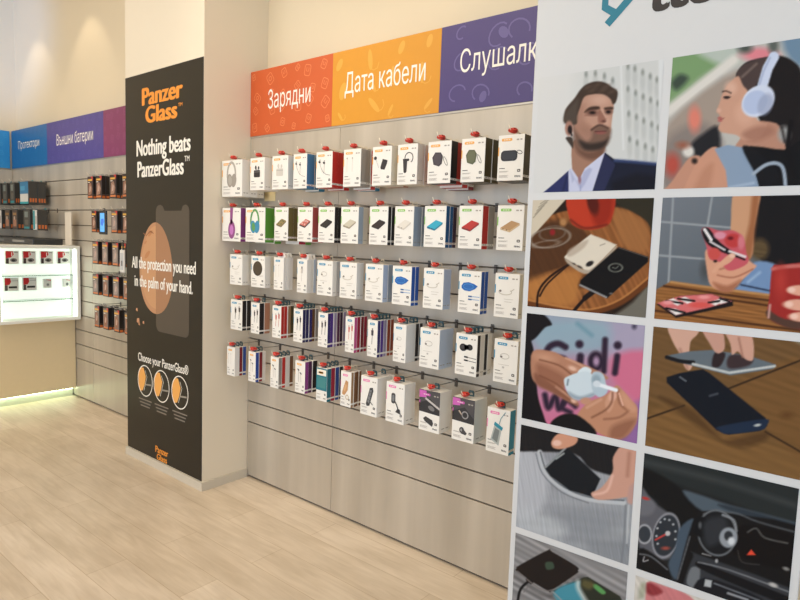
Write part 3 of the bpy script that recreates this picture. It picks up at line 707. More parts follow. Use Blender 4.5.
# ------------------------------------------------------------------ screen glass boxes beside the black poster
GB, GO = mat('box_black', (40, 33, 30), .35), mat('box_orange', (206, 110, 52), .4)
def glassbox(label, x, y, z, w, h, d, look, group):
    o = thing('screen_glass_box', label, 'box', (x, y+d/2, z), group)
    key = ('g', w, h, d)
    if key not in CACHE:
        b = MB(); c = .0012
        b.cbox(-w/2, w/2, -d/2, d/2, 0, h, GB, c)
        for s in (-1, 1):
            for z0, z1, m in ((.02*h, .13*h, GO), (.17*h, .19*h, ink((120, 100, 84)))):
                xx = s*(w/2+.0004); b.face([(xx, -d/2+.003, z0), (xx, d/2-.003, z0), (xx, d/2-.003, z1), (xx, -d/2+.003, z1)][::s], m)
        CACHE[key] = b.data('carton')
        b = MB(); b.mesh([], [], GB); O = [(-.022, -.02), (.022, -.02), (.022, .018), (-.022, .018)]; I = [(-.010, .005), (.010, .005), (.010, .012), (-.010, .012)]
        V = [(x_, yy, h+zz) for yy in (d/2-.0022, d/2-.001) for x_, zz in O]+[(x_, yy, h+zz) for yy in (d/2-.0022, d/2-.001) for x_, zz in I]
        F = []
        for i in range(4):
            j = (i+1) % 4; F += [(i, j, 8+j, 8+i), (4+j, 4+i, 12+i, 12+j), (i, 4+i, 4+j, j), (8+j, 12+j, 12+i, 8+i)]
        b.mesh(V, F, mat('tab_clear', (150, 140, 130), .3)); CACHE[key+('t',)] = b.data('hang_tab')
    link('carton', CACHE[key], o); link('hang_tab', CACHE[key+('t',)], o)
    if look is not None:
        k2 = ('gp', w, h, look)
        if k2 not in CACHE:
            b = MB(); fr = Frame((-w/2, 0, 0), (1, 0, 0), (0, 0, 1), (0, -1, 0))
            skin = [(150, 108, 86), (160, 122, 104), (158, 142, 134), (150, 104, 80)][look % 4]
            b.rect(fr, .06*w, .94*w, .10*h, .96*h, ink((62, 40, 36) if look < 2 else (128, 112, 106)), .0005)
            b.rect(fr, .10*w, .86*w, .80*h, .88*h, ink((222, 172, 70)), .0009); b.flat(fr, [(.60*w, .99*h), (.99*w, .99*h), (.99*w, .80*h)], ink((196, 52, 48)), .0010)
            b.flat(fr, [(.15*w, .16*h), (.70*w, .20*h), (.86*w, .44*h), (.62*w, .72*h), (.22*w, .66*h)], ink(skin), .0008)
            b.flat(fr, [(.34*w, .30*h), (.56*w, .33*h), (.66*w, .52*h), (.44*w, .60*h)], ink((196, 166, 150)), .0010)
            b.rect(fr, .10*w, .90*w, .05*h, .13*h, ink((206, 120, 66)), .0010); b.rect(fr, .12*w, .46*w, .72*h, .76*h, ink((230, 222, 210)), .0011)
            CACHE[k2] = b.data('front_print')
        c = link('front_print', CACHE[k2], o); c.location = (0, -d/2, 0)
    return o
GRP = 'screen glass boxes hanging by the black poster'
RN = ['top', 'second', 'third', 'fourth', 'lowest']
BROWS = [(1.995, .178, [(-1.914, .098, 0, 1), (-1.766, .105, 1, 2), (-1.530, .105, 1, 3), (-1.335, .10, 0, 2)]),
         (1.721, .172, [(-1.856, .085, 0, 2), (-1.696, .13, None, 0), (-1.514, .098, 2, 3), (-1.335, .10, 1, 2)]),
         (1.476, .182, [(-1.840, .100, 2, 3), (-1.672, .098, 2, 3), (-1.503, .098, 2, 3), (-1.39, .075, 1, 2)]),
         (1.212, .168, [(-1.842, .100, 2, 3), (-1.668, .098, 3, 3), (-1.497, .098, 2, 3), (-1.330, .10, 3, 2)]),
         (.955, .176, [(-1.824, .084, 3, 2), (-1.671, .088, 3, 3), (-1.489, .086, 3, 3), (-1.320, .088, 3, 2)])]
YB2 = .07
for r, (zt, h, st) in enumerate(BROWS):
    for s, (cx, w, look, n) in enumerate(st):
        hook('plain wire peg of the %s row, %s from the left, beside the black poster' % (RN[r], ORD[s]), cx, 2.015-.274*r, zt+.0085, .206, False, YB2, 'plain wire pegs beside the black poster')
        y = -.128 if (r, s) != (2, 3) else -.1195
        for k in range(n):
            pos = 'front' if k == 0 else ORD[k]+' from the front'
            glassbox('black and orange glass box, %s, %s stack, %s row beside black poster' % (pos, ORD[s], RN[r]), cx, y, zt-h, w, h, .030, look if k == 0 else None, GRP)
            y += .0325
# dummy phone with a lit blue picture, hanging in the second row
o = thing('display_phone', 'black dummy phone with blue screen hanging among the glass boxes', 'phone', (-1.696, -.128, 1.535))
b = MB(); b.cbox(-.062, .062, -.006, .006, 0, .186, mat('phone_black', (26, 26, 30), .25), .003); b.build('body', o)
b = MB(); f = front((0, -.006, 0)); b.rrect(f, -.040, .034, .020, .168, .005, mat('phone_screen', (96, 176, 240), .2, emit=.75), .0006); b.build('screen', o)
b = MB(); f = front((0, -.0066, 0)); b.flat(f, [(-.03, .08), (.0, .065), (.028, .10), (.02, .125), (-.02, .12)], mat('phone_picture', (60, 120, 220), .2, emit=.6), .0006); b.build('screen_picture', o)
b = MB(); V = [(-.02, .006, .17), (.02, .006, .17), (.02, .006, .205), (-.02, .006, .205), (-.012, .006, .192), (.012, .006, .192), (.012, .006, .2), (-.012, .006, .2)]
b.mesh(V+[(x, .0075, z) for x, y, z in V], [(0, 1, 5, 4), (1, 2, 6, 5), (2, 3, 7, 6), (3, 0, 4, 7), (8, 12, 13, 9), (9, 13, 14, 10), (10, 14, 15, 11), (11, 15, 12, 8), (0, 8, 9, 1), (1, 9, 10, 2), (2, 10, 11, 3), (3, 11, 8, 0)], mat('phone_black', (26, 26, 30))); b.build('hang_tab', o)
o = thing('display_phone', 'small white dummy phone hanging before the last glass boxes of the third row', 'phone', (-1.39, -.1265, 1.253))
b = MB(); b.cbox(-.034, .034, -.006, .006, 0, .172, mat('phone_white', (226, 222, 216), .3), .003); b.build('body', o)
b = MB(); f = front((0, -.006, 0)); b.rrect(f, -.024, .024, .02, .15, .004, ink((196, 196, 198)), .0006); b.rrect(f, -.012, .012, .05, .09, .004, ink((120, 118, 120)), .0009); b.build('screen', o)
b = MB(); V = [(-.012, .003, .165), (.012, .003, .165), (.012, .003, .245), (-.012, .003, .245), (-.007, .003, .2265), (.007, .003, .2265), (.007, .003, .2365), (-.007, .003, .2365)]
b.mesh(V+[(x, .0055, z) for x, y, z in V], [(0, 1, 5, 4), (1, 2, 6, 5), (2, 3, 7, 6), (3, 0, 4, 7), (8, 12, 13, 9), (9, 13, 14, 10), (10, 14, 15, 11), (11, 15, 12, 8), (0, 8, 9, 1), (1, 9, 10, 2), (2, 10, 11, 3), (3, 11, 8, 0)], mat('phone_black', (26, 26, 30))); b.build('hang_tab', o)

# ------------------------------------------------------------------ boxes in the far left corner
TEAL, DK = mat('box_teal', (36, 130, 140), .4), mat('box_dark', (52, 50, 46), .4)
def cornerbox(label, x, z, w, h, d, y, fr_cols, side, n):
    o = thing('accessory_box', label, 'box', (x, y+d/2, z), 'dark boxes hanging in the far left corner')
    b = MB(); b.cbox(-w/2, w/2, -d/2, d/2, 0, h, mat('corner_%d_%d_%d' % side, side, .4), .0015)
    for sgn in (1,):
        for k in range(3): xx = w/2+.0004; b.face([(xx, -d/2+.01+k*d/3.3, .08*h), (xx, -d/2+.01+k*d/3.3+d*.2, .08*h), (xx, -d/2+.01+k*d/3.3+d*.2, .26*h), (xx, -d/2+.01+k*d/3.3, .26*h)], ink((196, 104, 48)))
    b.build('carton', o)
    b = MB(); f = Frame((-w/2, -d/2, 0), (1, 0, 0), (0, 0, 1), (0, -1, 0))
    for (u0, u1, v0, v1, c) in fr_cols: b.rect(f, u0*w, u1*w, v0*h, v1*h, ink(c), .0006+.0002*len(b.f))
    b.build('front_print', o)
    b = MB(); V = [(-.02, -.02), (.02, -.02), (.02, .02), (-.02, .02)]; I2 = [(-.012, .006), (.012, .006), (.012, .014), (-.012, .014)]
    q = [(xx, yy, h+zz) for yy in (d/2-.0025, d/2-.001) for xx, zz in V]+[(xx, yy, h+zz) for yy in (d/2-.0025, d/2-.001) for xx, zz in I2]; F = []
    for i in range(4):
        j = (i+1) % 4; F += [(i, j, 8+j, 8+i), (4+j, 4+i, 12+i, 12+j), (i, 4+i, 4+j, j), (8+j, 12+j, 12+i, 8+i)]
    b.mesh(q, F, TEAL); b.build('hang_tab', o)
dk = (58, 56, 52)
A1 = [(.04, .96, .03, .97, (64, 62, 56)), (.2, .7, .62, .9, (120, 130, 124)), (.1, .9, .06, .16, (36, 128, 136)), (.25, .75, .25, .5, (90, 86, 78))]
A2 = [(.03, .97, .45, .99, (50, 118, 160)), (.05, .95, .08, .45, (206, 206, 200)), (.02, .98, .0, .10, (44, 150, 160)), (.12, .6, .6, .8, (74, 150, 186))]
A3 = [(.04, .96, .03, .97, (70, 56, 48)), (.2, .8, .15, .5, (168, 116, 90)), (.15, .85, .72, .85, (150, 110, 60)), (.3, .6, .5, .66, (190, 170, 150))]
A4 = [(.02, .98, .02, .98, (214, 212, 206)), (.05, .5, .05, .95, (40, 140, 150)), (.55, .9, .3, .7, (180, 170, 160))]
for i, (x, w, cols, dsc) in enumerate([(-3.98, .13, A3, 'brown front'), (-3.80, .12, A1, 'narrow dark front'), (-3.60, .12, A1, 'grey pictured front'), (-3.30, .215, A2, 'blue and white front')]):
    hook('corner wire peg of the upper row, %s from the corner' % ORD[i], x, 2.015, 2.000+.0095, .206, False, YB2, 'wire pegs in the far left corner')
    for k in range(2):
        cornerbox('dark box with %s, %s box of its peg, far corner upper row' % (dsc, ['front', 'rear'][k]), x, 1.79+.0, w, .21, .062 if w < .2 else .075, -.128+k*(.064 if w < .2 else .077), cols, dk, i)
for i, (x, w, cols, dsc) in enumerate([(-3.98, .15, A4, 'pale front'), (-3.75, .13, A3, 'reddish brown front'), (-3.55, .13, A3, 'brown patterned front'), (-3.25, .16, A1, 'dark front with lit picture'), (-3.05, .10, A4, 'slim pale front')]):
    hook('corner wire peg of the lower row, %s from the corner' % ORD[i], x, 1.741, 1.735+.0095, .206, False, YB2, 'wire pegs in the far left corner')
    cornerbox('dark box with %s hanging in the far corner lower row' % dsc, x, 1.545, w, .19, .09, -.128, cols, dk, i)
o = thing('wall_shelf', 'dark grey shelf on the far corner panel just above the lit showcase', 'shelf', (-3.56, -.06, 1.41))
b = MB(); b.cbox(-.62, .62, -.13, .129, 0, .055, mat('shelf_dark', (50, 50, 50), .3), .004); b.build('board', o)
b = MB(); f = front((0, -.13, 0)); b.rrect(f, .12, .42, .018, .038, .004, ink((150, 150, 146)), .0008); b.rrect(f, -.40, -.10, .018, .038, .004, ink((120, 120, 116)), .0008); b.build('shelf_label', o)

# ------------------------------------------------------------------ lit showcase on its counter block
CNT = mat('counter_cream', (226, 206, 166), .4, var=.02)
o = thing('counter_block', 'plain cream counter block under the lit showcase with glowing plinth', 'counter', (-3.2, -.56, 0))
b = MB(); b.cbox(-.55, .51, -.84, .625, .088, .748, CNT, .003); b.build('body', o)
b = MB(); b.box(-.50, .44, -.82, .622, 0, .088, mat('plinth', (196, 196, 176), .5), skip='u'); b.build('plinth', o)
LEDM = mat('led_strip', (226, 255, 222), .5, emit=20)
b = MB(); b.cbox(.452, .468, -.82, .618, .076, .087, LEDM, .002); b.build('led_strip', o)
SHW = mat('showcase_white', (240, 240, 232), .45, var=.01)
o = thing('showcase', 'white illuminated wall showcase with red boxes on glass shelves', 'cabinet', (-2.635, -.27, .75))
t = .026
b = MB(); y0, y1, x0, x1, zt = -.335, .327, -.085, .085, .668
b.cbox(x0, x1, y0, y1, zt-t, zt, SHW, .002); b.cbox(x0, x1, y0, y1, 0, t, SHW, .002)
b.cbox(x0, x1, y0, y0+t, t, zt-t, SHW, .002); b.cbox(x0, x1, y1-t, y1, t, zt-t, SHW, .002); b.build('shell', o)
b = MB(); b.box(x0+.001, x0+.012, y0+t+.001, y1-t-.001, t+.001, zt-t-.001, mat('lit_back_panel', (240, 250, 236), .5, emit=1.25)); b.build('lit_back_panel', o)
for s, yy in ((0, y0+t+.003), (1, y1-t-.017)):
    b = MB(); b.cbox(x1-.05, x1-.036, yy, yy+.014, t+.004, zt-t-.004, mat('showcase_led', (240, 255, 240), .5, emit=8), .002); b.build('led_strip', o)
GLASS = mat('shelf_glass', (190, 214, 206), .08, trans=.75, var=0)
for zz in (.400, .185):
    b = MB(); b.cbox(x0+.013, x0+.145, y0+t+.018, y1-t-.018, zz, zz+.008, GLASS, .001); b.build('glass_shelf', o)
def redbox(label, y, z, w, h, d, style, grp):
    q = thing('camera_box', label, 'box', (-2.635+x0+.0125, y, z), grp)
    b = MB(); b.cbox(0, d, -w/2, w/2, 0, h, mat('blister_white', (226, 222, 214), .35), .003); b.build('carton', q)
    b = MB(); f = east((d, -w/2, 0))
    if style == 0:
        b.flat(f, [(.02*w, .45*h), (.02*w, .98*h), (.55*w, .98*h), (.62*w, .72*h), (.40*w, .50*h)], ink((196, 34, 38)), .0006); b.flat(f, [(.02*w, .03*h), (.02*w, .45*h), (.24*w, .44*h), (.24*w, .03*h)], ink((64, 50, 48)), .0006)
        b.ell(f, .60*w, .30*h, .26*w, .15*h, ink((120, 116, 112)), .0008); b.ell(f, .58*w, .28*h, .13*w, .09*h, ink((40, 38, 38)), .0010); b.rect(f, .66*w, .96*w, .86*h, .93*h, ink((160, 154, 148)), .0008); b.rect(f, .44*w, .50*w, .60*h, .90*h, ink((240, 236, 230)), .0009)
    elif style == 1:
        b.flat(f, [(.02*w, .45*h), (.02*w, .98*h), (.40*w, .98*h), (.46*w, .70*h), (.34*w, .48*h)], ink((196, 34, 38)), .0006); b.rect(f, .02*w, .22*w, .03*h, .45*h, ink((84, 76, 74)), .0006); b.rrect(f, .28*w, .88*w, .20*h, .36*h, .006, ink((44, 42, 42)), .0009); b.rect(f, .5*w, .95*w, .75*h, .80*h, ink((180, 176, 170)), .0008)
    else:
        b.flat(f, [(.35*w, .96*h), (.95*w, .86*h), (.95*w, .78*h), (.35*w, .88*h)], ink((214, 92, 92)), .0006); b.ell(f, .52*w, .36*h, .2*w, .2*h, ink((120, 122, 120) if style == 3 else (186, 186, 182)), .0008); b.ell(f, .52*w, .36*h, .09*w, .09*h, ink((70, 70, 72)), .0010)
    b.build('front_print', q); return q
LG = 'small boxes inside the lit showcase'
for i, y in enumerate((-.448, -.314, -.173, -.033)): redbox('red and white camera box, %s from the left, upper shelf of the showcase' % ORD[i], y, 1.252, .102, .112, .03, 0, LG)
redbox('red box with black strip, leftmost on the lower shelf of the showcase', -.457, 1.021, .108, .112, .03, 1, LG); redbox('red box with black strip, second on the lower shelf of the showcase', -.315, 1.021, .108, .112, .03, 1, LG)
redbox('small white box with pale dot on the lower showcase shelf', -.171, 1.037, .066, .080, .03, 2, LG); redbox('small white box with grey dot, rightmost on the lower showcase shelf', -.008, 1.040, .060, .073, .03, 3, LG)
o = thing('card_stand', 'blank white upright card standing on top of the showcase', 'card', (-2.645, -.002, 1.4185))
b = MB(); b.cbox(-.066, .066, -.002, .002, .004, .30, mat('card_white', (216, 206, 190), .5), .001); b.build('card', o)
b = MB(); b.cbox(-.06, .06, -.03, .03, 0, .005, mat('card_foot', (200, 196, 186), .3), .001); b.build('foot', o)

# ------------------------------------------------------------------ the white photo board
bo = thing('photo_board', 'tall white display board with product photographs in the foreground', 'board', (2.2006, -.5148, 0))
bo.rotation_euler = (0, R(-.315), R(.80))
BX = .0072                                               # board pivots about its foot
BW, BH = .85, 2.46
b = MB(); b.cbox(BX, BX+BW, 0, .022, .03, BH, mat('board_white', (206, 206, 205), .45, var=.01), .002); b.build('panel', bo)
for xx in (.10, .62):
    b = MB(); b.cbox(BX+xx, BX+xx+.14, -.16, .20, .002, .012, ALU, .003); b.cbox(BX+xx+.05, BX+xx+.09, -.004, .026, .012, .0295, ALU, .002); b.build('foot', bo)
fbz = Frame((BX, 0, 0), (1, 0, 0), (0, 0, 1), (0, -1, 0))
b = MB(); TC = ink((28, 118, 138))
b.ribbon(fbz, [(.236, 2.248), (.372, 2.382)], .023, TC, .0008); b.ribbon(fbz, [(.262, 2.274), (.226, 2.300), (.226, 2.345), (.27, 2.385), (.345, 2.385)], .022, TC, .0010)
b.build('logo_mark', bo)
b = MB(); b.text(fbz, 'ttec', .353, .600, 2.259, 2.375, ink((44, 37, 33)), .0008, .035, .05); b.build('logo_lettering', bo)

# the photographs: printed flat on the board, drawn as soft shapes on a fine mesh
HM = np.array([[103.74665474119678, -8.129146632217264, 502.95286375911036], [-59.307729758206165, -286.9429260308, 680.0402790315084], [-0.27935401617414984, -0.04245884298844129, 1.0]])   # board metres -> drawing units
class Canvas:
    def __init__(s, u0, u1, z0, z1, res=.0027):
        s.u, s.z = np.linspace(u0, u1, int((u1-u0)/res)), np.linspace(z0, z1, int((z1-z0)/res))
        U, Z = np.meshgrid(s.u, s.z); q = HM[2, 0]*U+HM[2, 1]*Z+HM[2, 2]
        s.X = (HM[0, 0]*U+HM[0, 1]*Z+HM[0, 2])/q; s.Y = (HM[1, 0]*U+HM[1, 1]*Z+HM[1, 2])/q
        s.C = np.zeros(U.shape+(3,)); s.o, s.k = (0, 0), 1.0
    def unit(s, x, y, k): s.o, s.k = (x, y), k; return s
    def tr(s, pts): return np.array([(s.o[0]+a/s.k, s.o[1]+b/s.k) for a, b in pts], float)
    def put(s, al, c):
        s.C[:] = s.C*(1-al[..., None])+np.array(c, float)*al[..., None]
    def fill(s, c): s.C[:] = c
    def smooth(s, P, closed):
        n = len(P); out = []
        for i in range(n if closed else n-1):
            g = (lambda j: P[j % n]) if closed else (lambda j: P[min(max(j, 0), n-1)])
            p0, p1, p2, p3 = g(i-1), g(i), g(i+1), g(i+2)
            for t in (0, .25, .5, .75):
                out.append(.5*(2*p1+(p2-p0)*t+(2*p0-5*p1+4*p2-p3)*t*t+(3*p1-p0-3*p2+p3)*t**3))
        if not closed: out.append(P[-1])
        return np.array(out)
    def segdist(s, P, closed):
        d = np.full(s.X.shape, 1e9)
        for i in range(len(P) if closed else len(P)-1):
            a, b_ = P[i], P[(i+1) % len(P)]; v = b_-a; L = max(1e-9, v@v)
            t = np.clip(((s.X-a[0])*v[0]+(s.Y-a[1])*v[1])/L, 0, 1)
            d = np.minimum(d, (s.X-a[0]-t*v[0])**2+(s.Y-a[1]-t*v[1])**2)
        return np.sqrt(d)
    def poly(s, pts, c, soft=.7, sm=True, a=1.0):
        P = s.tr(pts); P = s.smooth(P, True) if sm else P
        ins = np.zeros(s.X.shape, bool)
        for i in range(len(P)):
            (x1, y1), (x2, y2) = P[i], P[(i+1) % len(P)]
            if y1 == y2: continue
            ins ^= ((y1 > s.Y) != (y2 > s.Y)) & (s.X < (x2-x1)*(s.Y-y1)/(y2-y1)+x1)
        d = s.segdist(P, True); d = np.where(ins, -d, d)
        s.put(np.clip(.5-d/(2*soft), 0, 1)*a, c)
    def ell(s, x, y, rx, ry, c, soft=.7, rot=0, a=1.0, ring=None):
        cx, cy = s.tr([(x, y)])[0]; rx, ry = rx/s.k, ry/s.k; ca, sa = math.cos(R(rot)), math.sin(R(rot))
        dx, dy = s.X-cx, s.Y-cy; e = np.sqrt(((dx*ca+dy*sa)/rx)**2+((-dx*sa+dy*ca)/ry)**2)
        d = (e-1)*min(rx, ry)
        if ring: d = np.abs(d)-ring/s.k/2
        s.put(np.clip(.5-d/(2*soft), 0, 1)*a, c)
    def line(s, pts, w, c, soft=.6, sm=True, a=1.0):
        P = s.tr(pts); P = s.smooth(P, False) if sm and len(P) > 2 else P
        s.put(np.clip(.5-(s.segdist(P, False)-w/s.k/2)/(2*soft), 0, 1)*a, c)
    def grad(s, p0, p1, c0, c1, a=1.0):
        P = s.tr([p0, p1]); v = P[1]-P[0]; t = np.clip(((s.X-P[0][0])*v[0]+(s.Y-P[0][1])*v[1])/(v@v), 0, 1)[..., None]
        s.C[:] = s.C*(1-a)+a*((1-t)*np.array(c0, float)+t*np.array(c1, float))
    def grain(s, ang, amp, f, seed=0, wood=True):
        """fine streaks along a direction, for printed timber or cloth"""
        r = np.random.default_rng(seed); ca, sa = math.cos(R(ang)), math.sin(R(ang))
        q = -s.X*sa+s.Y*ca; l = s.X*ca+s.Y*sa; g = np.zeros_like(q)
        for k in range(7): g += np.sin(q*f*r.uniform(.4, 2.2)+l*f*r.uniform(-.12, .12)+r.uniform(0, 6))
        k = np.clip((s.C[..., 0]-s.C[..., 2]-25)/40, 0, 1) if wood else 1.0
        s.C[:] = np.clip(s.C*(1+(amp*k*g)[..., None]/3), 0, 255)
    def done(s, label):
        g = s.C.mean(axis=2, keepdims=True); c = np.clip(((g+(s.C-g)*.9)*GAIN-14)*1.06, 0, 255)/255; c = np.where(c <= .04045, c/12.92, ((c+.055)/1.055)**2.4)
        nz, nu = c.shape[:2]; verts = [(BX+u, -.0009, z) for z in s.z for u in s.u]
        faces = [(j*nu+i, j*nu+i+1, (j+1)*nu+i+1, (j+1)*nu+i) for j in range(nz-1) for i in range(nu-1)]
        me = bpy.data.meshes.new('photo_print'); me.from_pydata(verts, [], faces); me.materials.append(PRINT)
        at = me.color_attributes.new('print', 'FLOAT_COLOR', 'POINT')
        at.data.foreach_set('color', np.concatenate([c.reshape(-1, 3), np.ones((nz*nu, 1))], 1).astype(np.float32).ravel()); me.update()
        tag(link('photo_print', me, bo), label)
PRINT = print_material(); GAIN = .98
C1, C2 = (.02, .4095), (.434, .83)
RZ = [(1.7477, 2.1188), (1.3666, 1.7228), (.9782, 1.343), (.5875, .9549), (.19, .5649)]

# 1 man with wireless earbud
c = Canvas(*C1, *RZ[0]); c.fill((206, 208, 205)); c.unit(540, 60, 6.667)
c.grad((180, 300), (330, 300), (213, 213, 211), (204, 206, 204))
for q in [(587, 45), (633, 60), (685, 85), (735, 112), (780, 135), (587, 195), (638, 222), (688, 248), (738, 270), (785, 292), (592, 360), (643, 382), (692, 408), (745, 432), (788, 455), (598, 530), (648, 555), (702, 578), (752, 600), (308, 95), (370, 90), (430, 108), (485, 138)]:
    c.ell(q[0], q[1]+62, 17, 66, (190, 193, 191), 1.2); c.ell(q[0], q[1]+2, 10, 19, (146, 150, 145), 1.1)
c.line([(540, 30), (556, 600)], 10, (218, 220, 220), 1.0); c.line([(810, 0), (815, 600)], 40, (216, 218, 218), 1.0)
c.unit(540, 120, 6.667)
c.poly([(218, 150), (215, 330), (240, 400), (290, 400), (350, 300), (425, 215), (430, 130), (300, 130)], (164, 124, 104))
c.poly([(225, 110), (250, 180), (330, 215), (425, 190), (420, 240), (340, 270), (250, 220)], (118, 86, 72), 2.5)
c.poly([(190, 500), (188, 350), (205, 322), (222, 340), (262, 400), (300, 325), (440, 215), (445, 260), (350, 500)], (196, 200, 224), .6, False)
c.poly([(200, 330), (215, 420), (235, 395), (262, 432), (290, 350), (330, 320), (350, 330), (300, 430), (270, 470)], (160, 166, 200), 1.0, False, .7)
c.ell(265, 400, 10, 26, (150, 112, 124), .8); c.line([(272, 440), (268, 490)], 5, (150, 158, 196), .8)
c.poly([(-60, 535), (20, 487), (100, 420), (190, 340), (192, 500)], (54, 60, 106), .6, False); c.line([(180, 380), (150, 490)], 10, (44, 48, 84), 1.2)
c.poly([(345, 500), (400, 330), (435, 222), (500, 268), (640, 280), (800, 297), (800, 520)], (38, 42, 60), .6, False)
c.poly([(345, 500), (432, 225), (505, 300), (470, 380), (420, 500)], (52, 56, 88), .9, False); c.line([(435, 225), (505, 300), (478, 400)], 5, (34, 38, 58), .7)
c.line([(500, 274), (640, 285), (800, 302)], 16, (62, 80, 128), 1.6); c.poly([(480, 420), (640, 360), (800, 380), (800, 520), (480, 520)], (32, 32, 40), 3, False, .7)
c.unit(540, 60, 6.667)
c.poly([(172, 520), (215, 520), (222, 590), (195, 560)], (74, 64, 58), .8)
c.poly([(245, 300), (290, 235), (380, 220), (460, 245), (492, 300), (486, 360), (478, 420), (472, 480), (442, 555), (390, 592), (300, 592), (245, 540), (222, 460), (232, 390)], (188, 146, 126), .8)
c.poly([(235, 330), (300, 300), (300, 400), (360, 480), (300, 560), (240, 520)], (166, 124, 106), 3, True, .7); c.ell(400, 270, 60, 34, (202, 162, 142), 3)
c.ell(440, 410, 26, 40, (200, 158, 138), 2)
c.poly([(222, 440), (246, 480), (300, 540), (340, 522), (348, 470), (400, 438), (452, 456), (474, 476), (456, 555), (400, 604), (290, 604), (238, 560)], (112, 88, 76), 2.4, True, .85)
c.poly([(262, 540), (330, 560), (420, 545), (455, 520), (440, 570), (390, 600), (300, 600)], (64, 54, 50), 2)
c.ell(300, 470, 46, 30, (160, 120, 102), 4, 30, .8); c.ell(405, 520, 40, 14, (128, 98, 84), 2, 0, .8); c.line([(345, 468), (398, 438), (452, 458)], 14, (92, 68, 60), 1.0); c.ell(405, 486, 36, 13, (150, 92, 86), .9); c.line([(368, 480), (440, 478)], 5, (92, 54, 52), .7)
c.poly([(392, 335), (408, 335), (440, 378), (438, 410), (420, 424), (388, 416)], (156, 110, 94), 1.2); c.ell(425, 412, 14, 8, (110, 72, 64), .8); c.line([(412, 335), (440, 385)], 10, (208, 168, 148), 1.0)
c.poly([(296, 352), (330, 318), (390, 312), (395, 330), (345, 340)], (74, 56, 48), 1.0); c.poly([(430, 322), (480, 316), (486, 332), (440, 338)], (74, 56, 48), 1.0)
c.ell(348, 354, 38, 20, (112, 80, 70), 1.4); c.ell(350, 354, 17, 9, (44, 36, 36), .7); c.ell(458, 348, 24, 18, (112, 80, 70), 1.4); c.ell(456, 350, 13, 8, (44, 36, 36), .7); c.line([(300, 372), (390, 372)], 6, (150, 108, 94), 1.0)
c.poly([(163, 420), (165, 350), (185, 310), (230, 258), (270, 200), (310, 165), (370, 146), (430, 152), (478, 182), (518, 215), (508, 280), (486, 298), (468, 262), (420, 232), (350, 232), (295, 250), (268, 318), (246, 380), (240, 430)], (76, 62, 54), .9)
c.poly([(165, 420), (172, 350), (220, 290), (258, 260), (250, 340), (238, 425)], (92, 82, 74), 2.2, True, .8)
for q in ((320, 185), (380, 170), (440, 180), (480, 215), (420, 205), (350, 205)): c.ell(q[0], q[1], 22, 9, (100, 82, 70), 1.6, -25, .7)
c.ell(194, 458, 27, 50, (172, 128, 112), .8); c.ell(200, 466, 15, 28, (48, 40, 40), .7); c.line([(205, 480), (212, 505)], 10, (40, 34, 36), .7)
c.done('photo of a man in a navy suit')

# 2 woman with white headphones
c = Canvas(*C2, *RZ[0]); c.fill((186, 184, 178)); c.unit(660, 30, 3.53)
c.poly([(20, 60), (180, 60), (230, 110), (140, 180), (80, 230), (20, 250)], (126, 160, 112), 5); c.poly([(110, 60), (300, 50), (300, 110), (220, 130)], (182, 192, 182), 4)
c.poly([(40, 190), (70, 160), (100, 175), (60, 215)], (70, 84, 74), 3); c.line([(30, 290), (260, 110)], 34, (216, 212, 204), 2.5)
c.poly([(30, 330), (270, 150), (270, 300), (30, 470)], (164, 150, 138), 3.5); c.poly([(20, 400), (140, 330), (220, 400), (200, 560), (20, 580)], (140, 130, 124), 5)
c.ell(122, 318, 22, 44, (222, 130, 112), 3); c.poly([(110, 410), (150, 372), (204, 345), (206, 440), (130, 450)], (46, 46, 50), 2.5); c.ell(100, 432, 20, 20, (216, 212, 204), 2); c.ell(44, 480, 26, 40, (186, 84, 72), 4); c.ell(80, 410, 20, 12, (160, 100, 80), 3)
c.ell(350, 92, 62, 24, (222, 132, 142), 3); c.ell(300, 70, 24, 16, (84, 92, 86), 3); c.ell(400, 60, 18, 30, (96, 104, 100), 3); c.poly([(440, 20), (640, 0), (640, 140), (480, 130)], (112, 140, 164), 4)
c.poly([(268, 165), (300, 122), (350, 106), (420, 96), (470, 116), (500, 160), (520, 300), (520, 580), (440, 560), (440, 430), (415, 420), (400, 340), (355, 330), (322, 240), (300, 220), (290, 190)], (40, 36, 37), 1.0)
c.poly([(268, 168), (300, 124), (388, 104), (352, 180), (312, 226), (292, 200)], (84, 70, 68), 1.2); c.line([(290, 170), (340, 125)], 8, (120, 104, 98), 1.2)
c.poly([(285, 385), (315, 330), (410, 335), (428, 380), (440, 432), (350, 440), (268, 424)], (186, 138, 116), 1.0)
c.poly([(276, 168), (292, 200), (312, 226), (326, 290), (350, 330), (378, 340), (350, 385), (300, 395), (270, 376), (240, 370), (215, 364), (206, 350), (212, 332), (205, 322), (210, 306), (200, 290), (210, 262), (222, 226), (248, 188)], (204, 156, 132), .9)
c.ell(300, 300, 34, 40, (214, 166, 142), 4); c.poly([(290, 372), (340, 345), (392, 345), (400, 372), (330, 400)], (164, 116, 98), 3, True, .8); c.ell(250, 210, 20, 22, (216, 172, 150), 3)
c.ell(235, 243, 10, 5, (56, 44, 44), .8); c.line([(226, 240), (248, 241)], 3, (50, 40, 40), .6); c.line([(221, 222), (234, 220), (250, 227)], 5, (84, 64, 58), .8); c.ell(211, 315, 8, 5, (178, 104, 98), .7); c.ell(212, 324, 8, 5, (184, 108, 102), .7); c.line([(214, 320), (226, 316)], 3, (150, 84, 78), .6); c.ell(208, 288, 8, 8, (214, 168, 146), 1)
c.poly([(296, 424), (440, 428), (500, 395), (640, 400), (640, 580), (335, 580)], (30, 30, 33), 1.0)
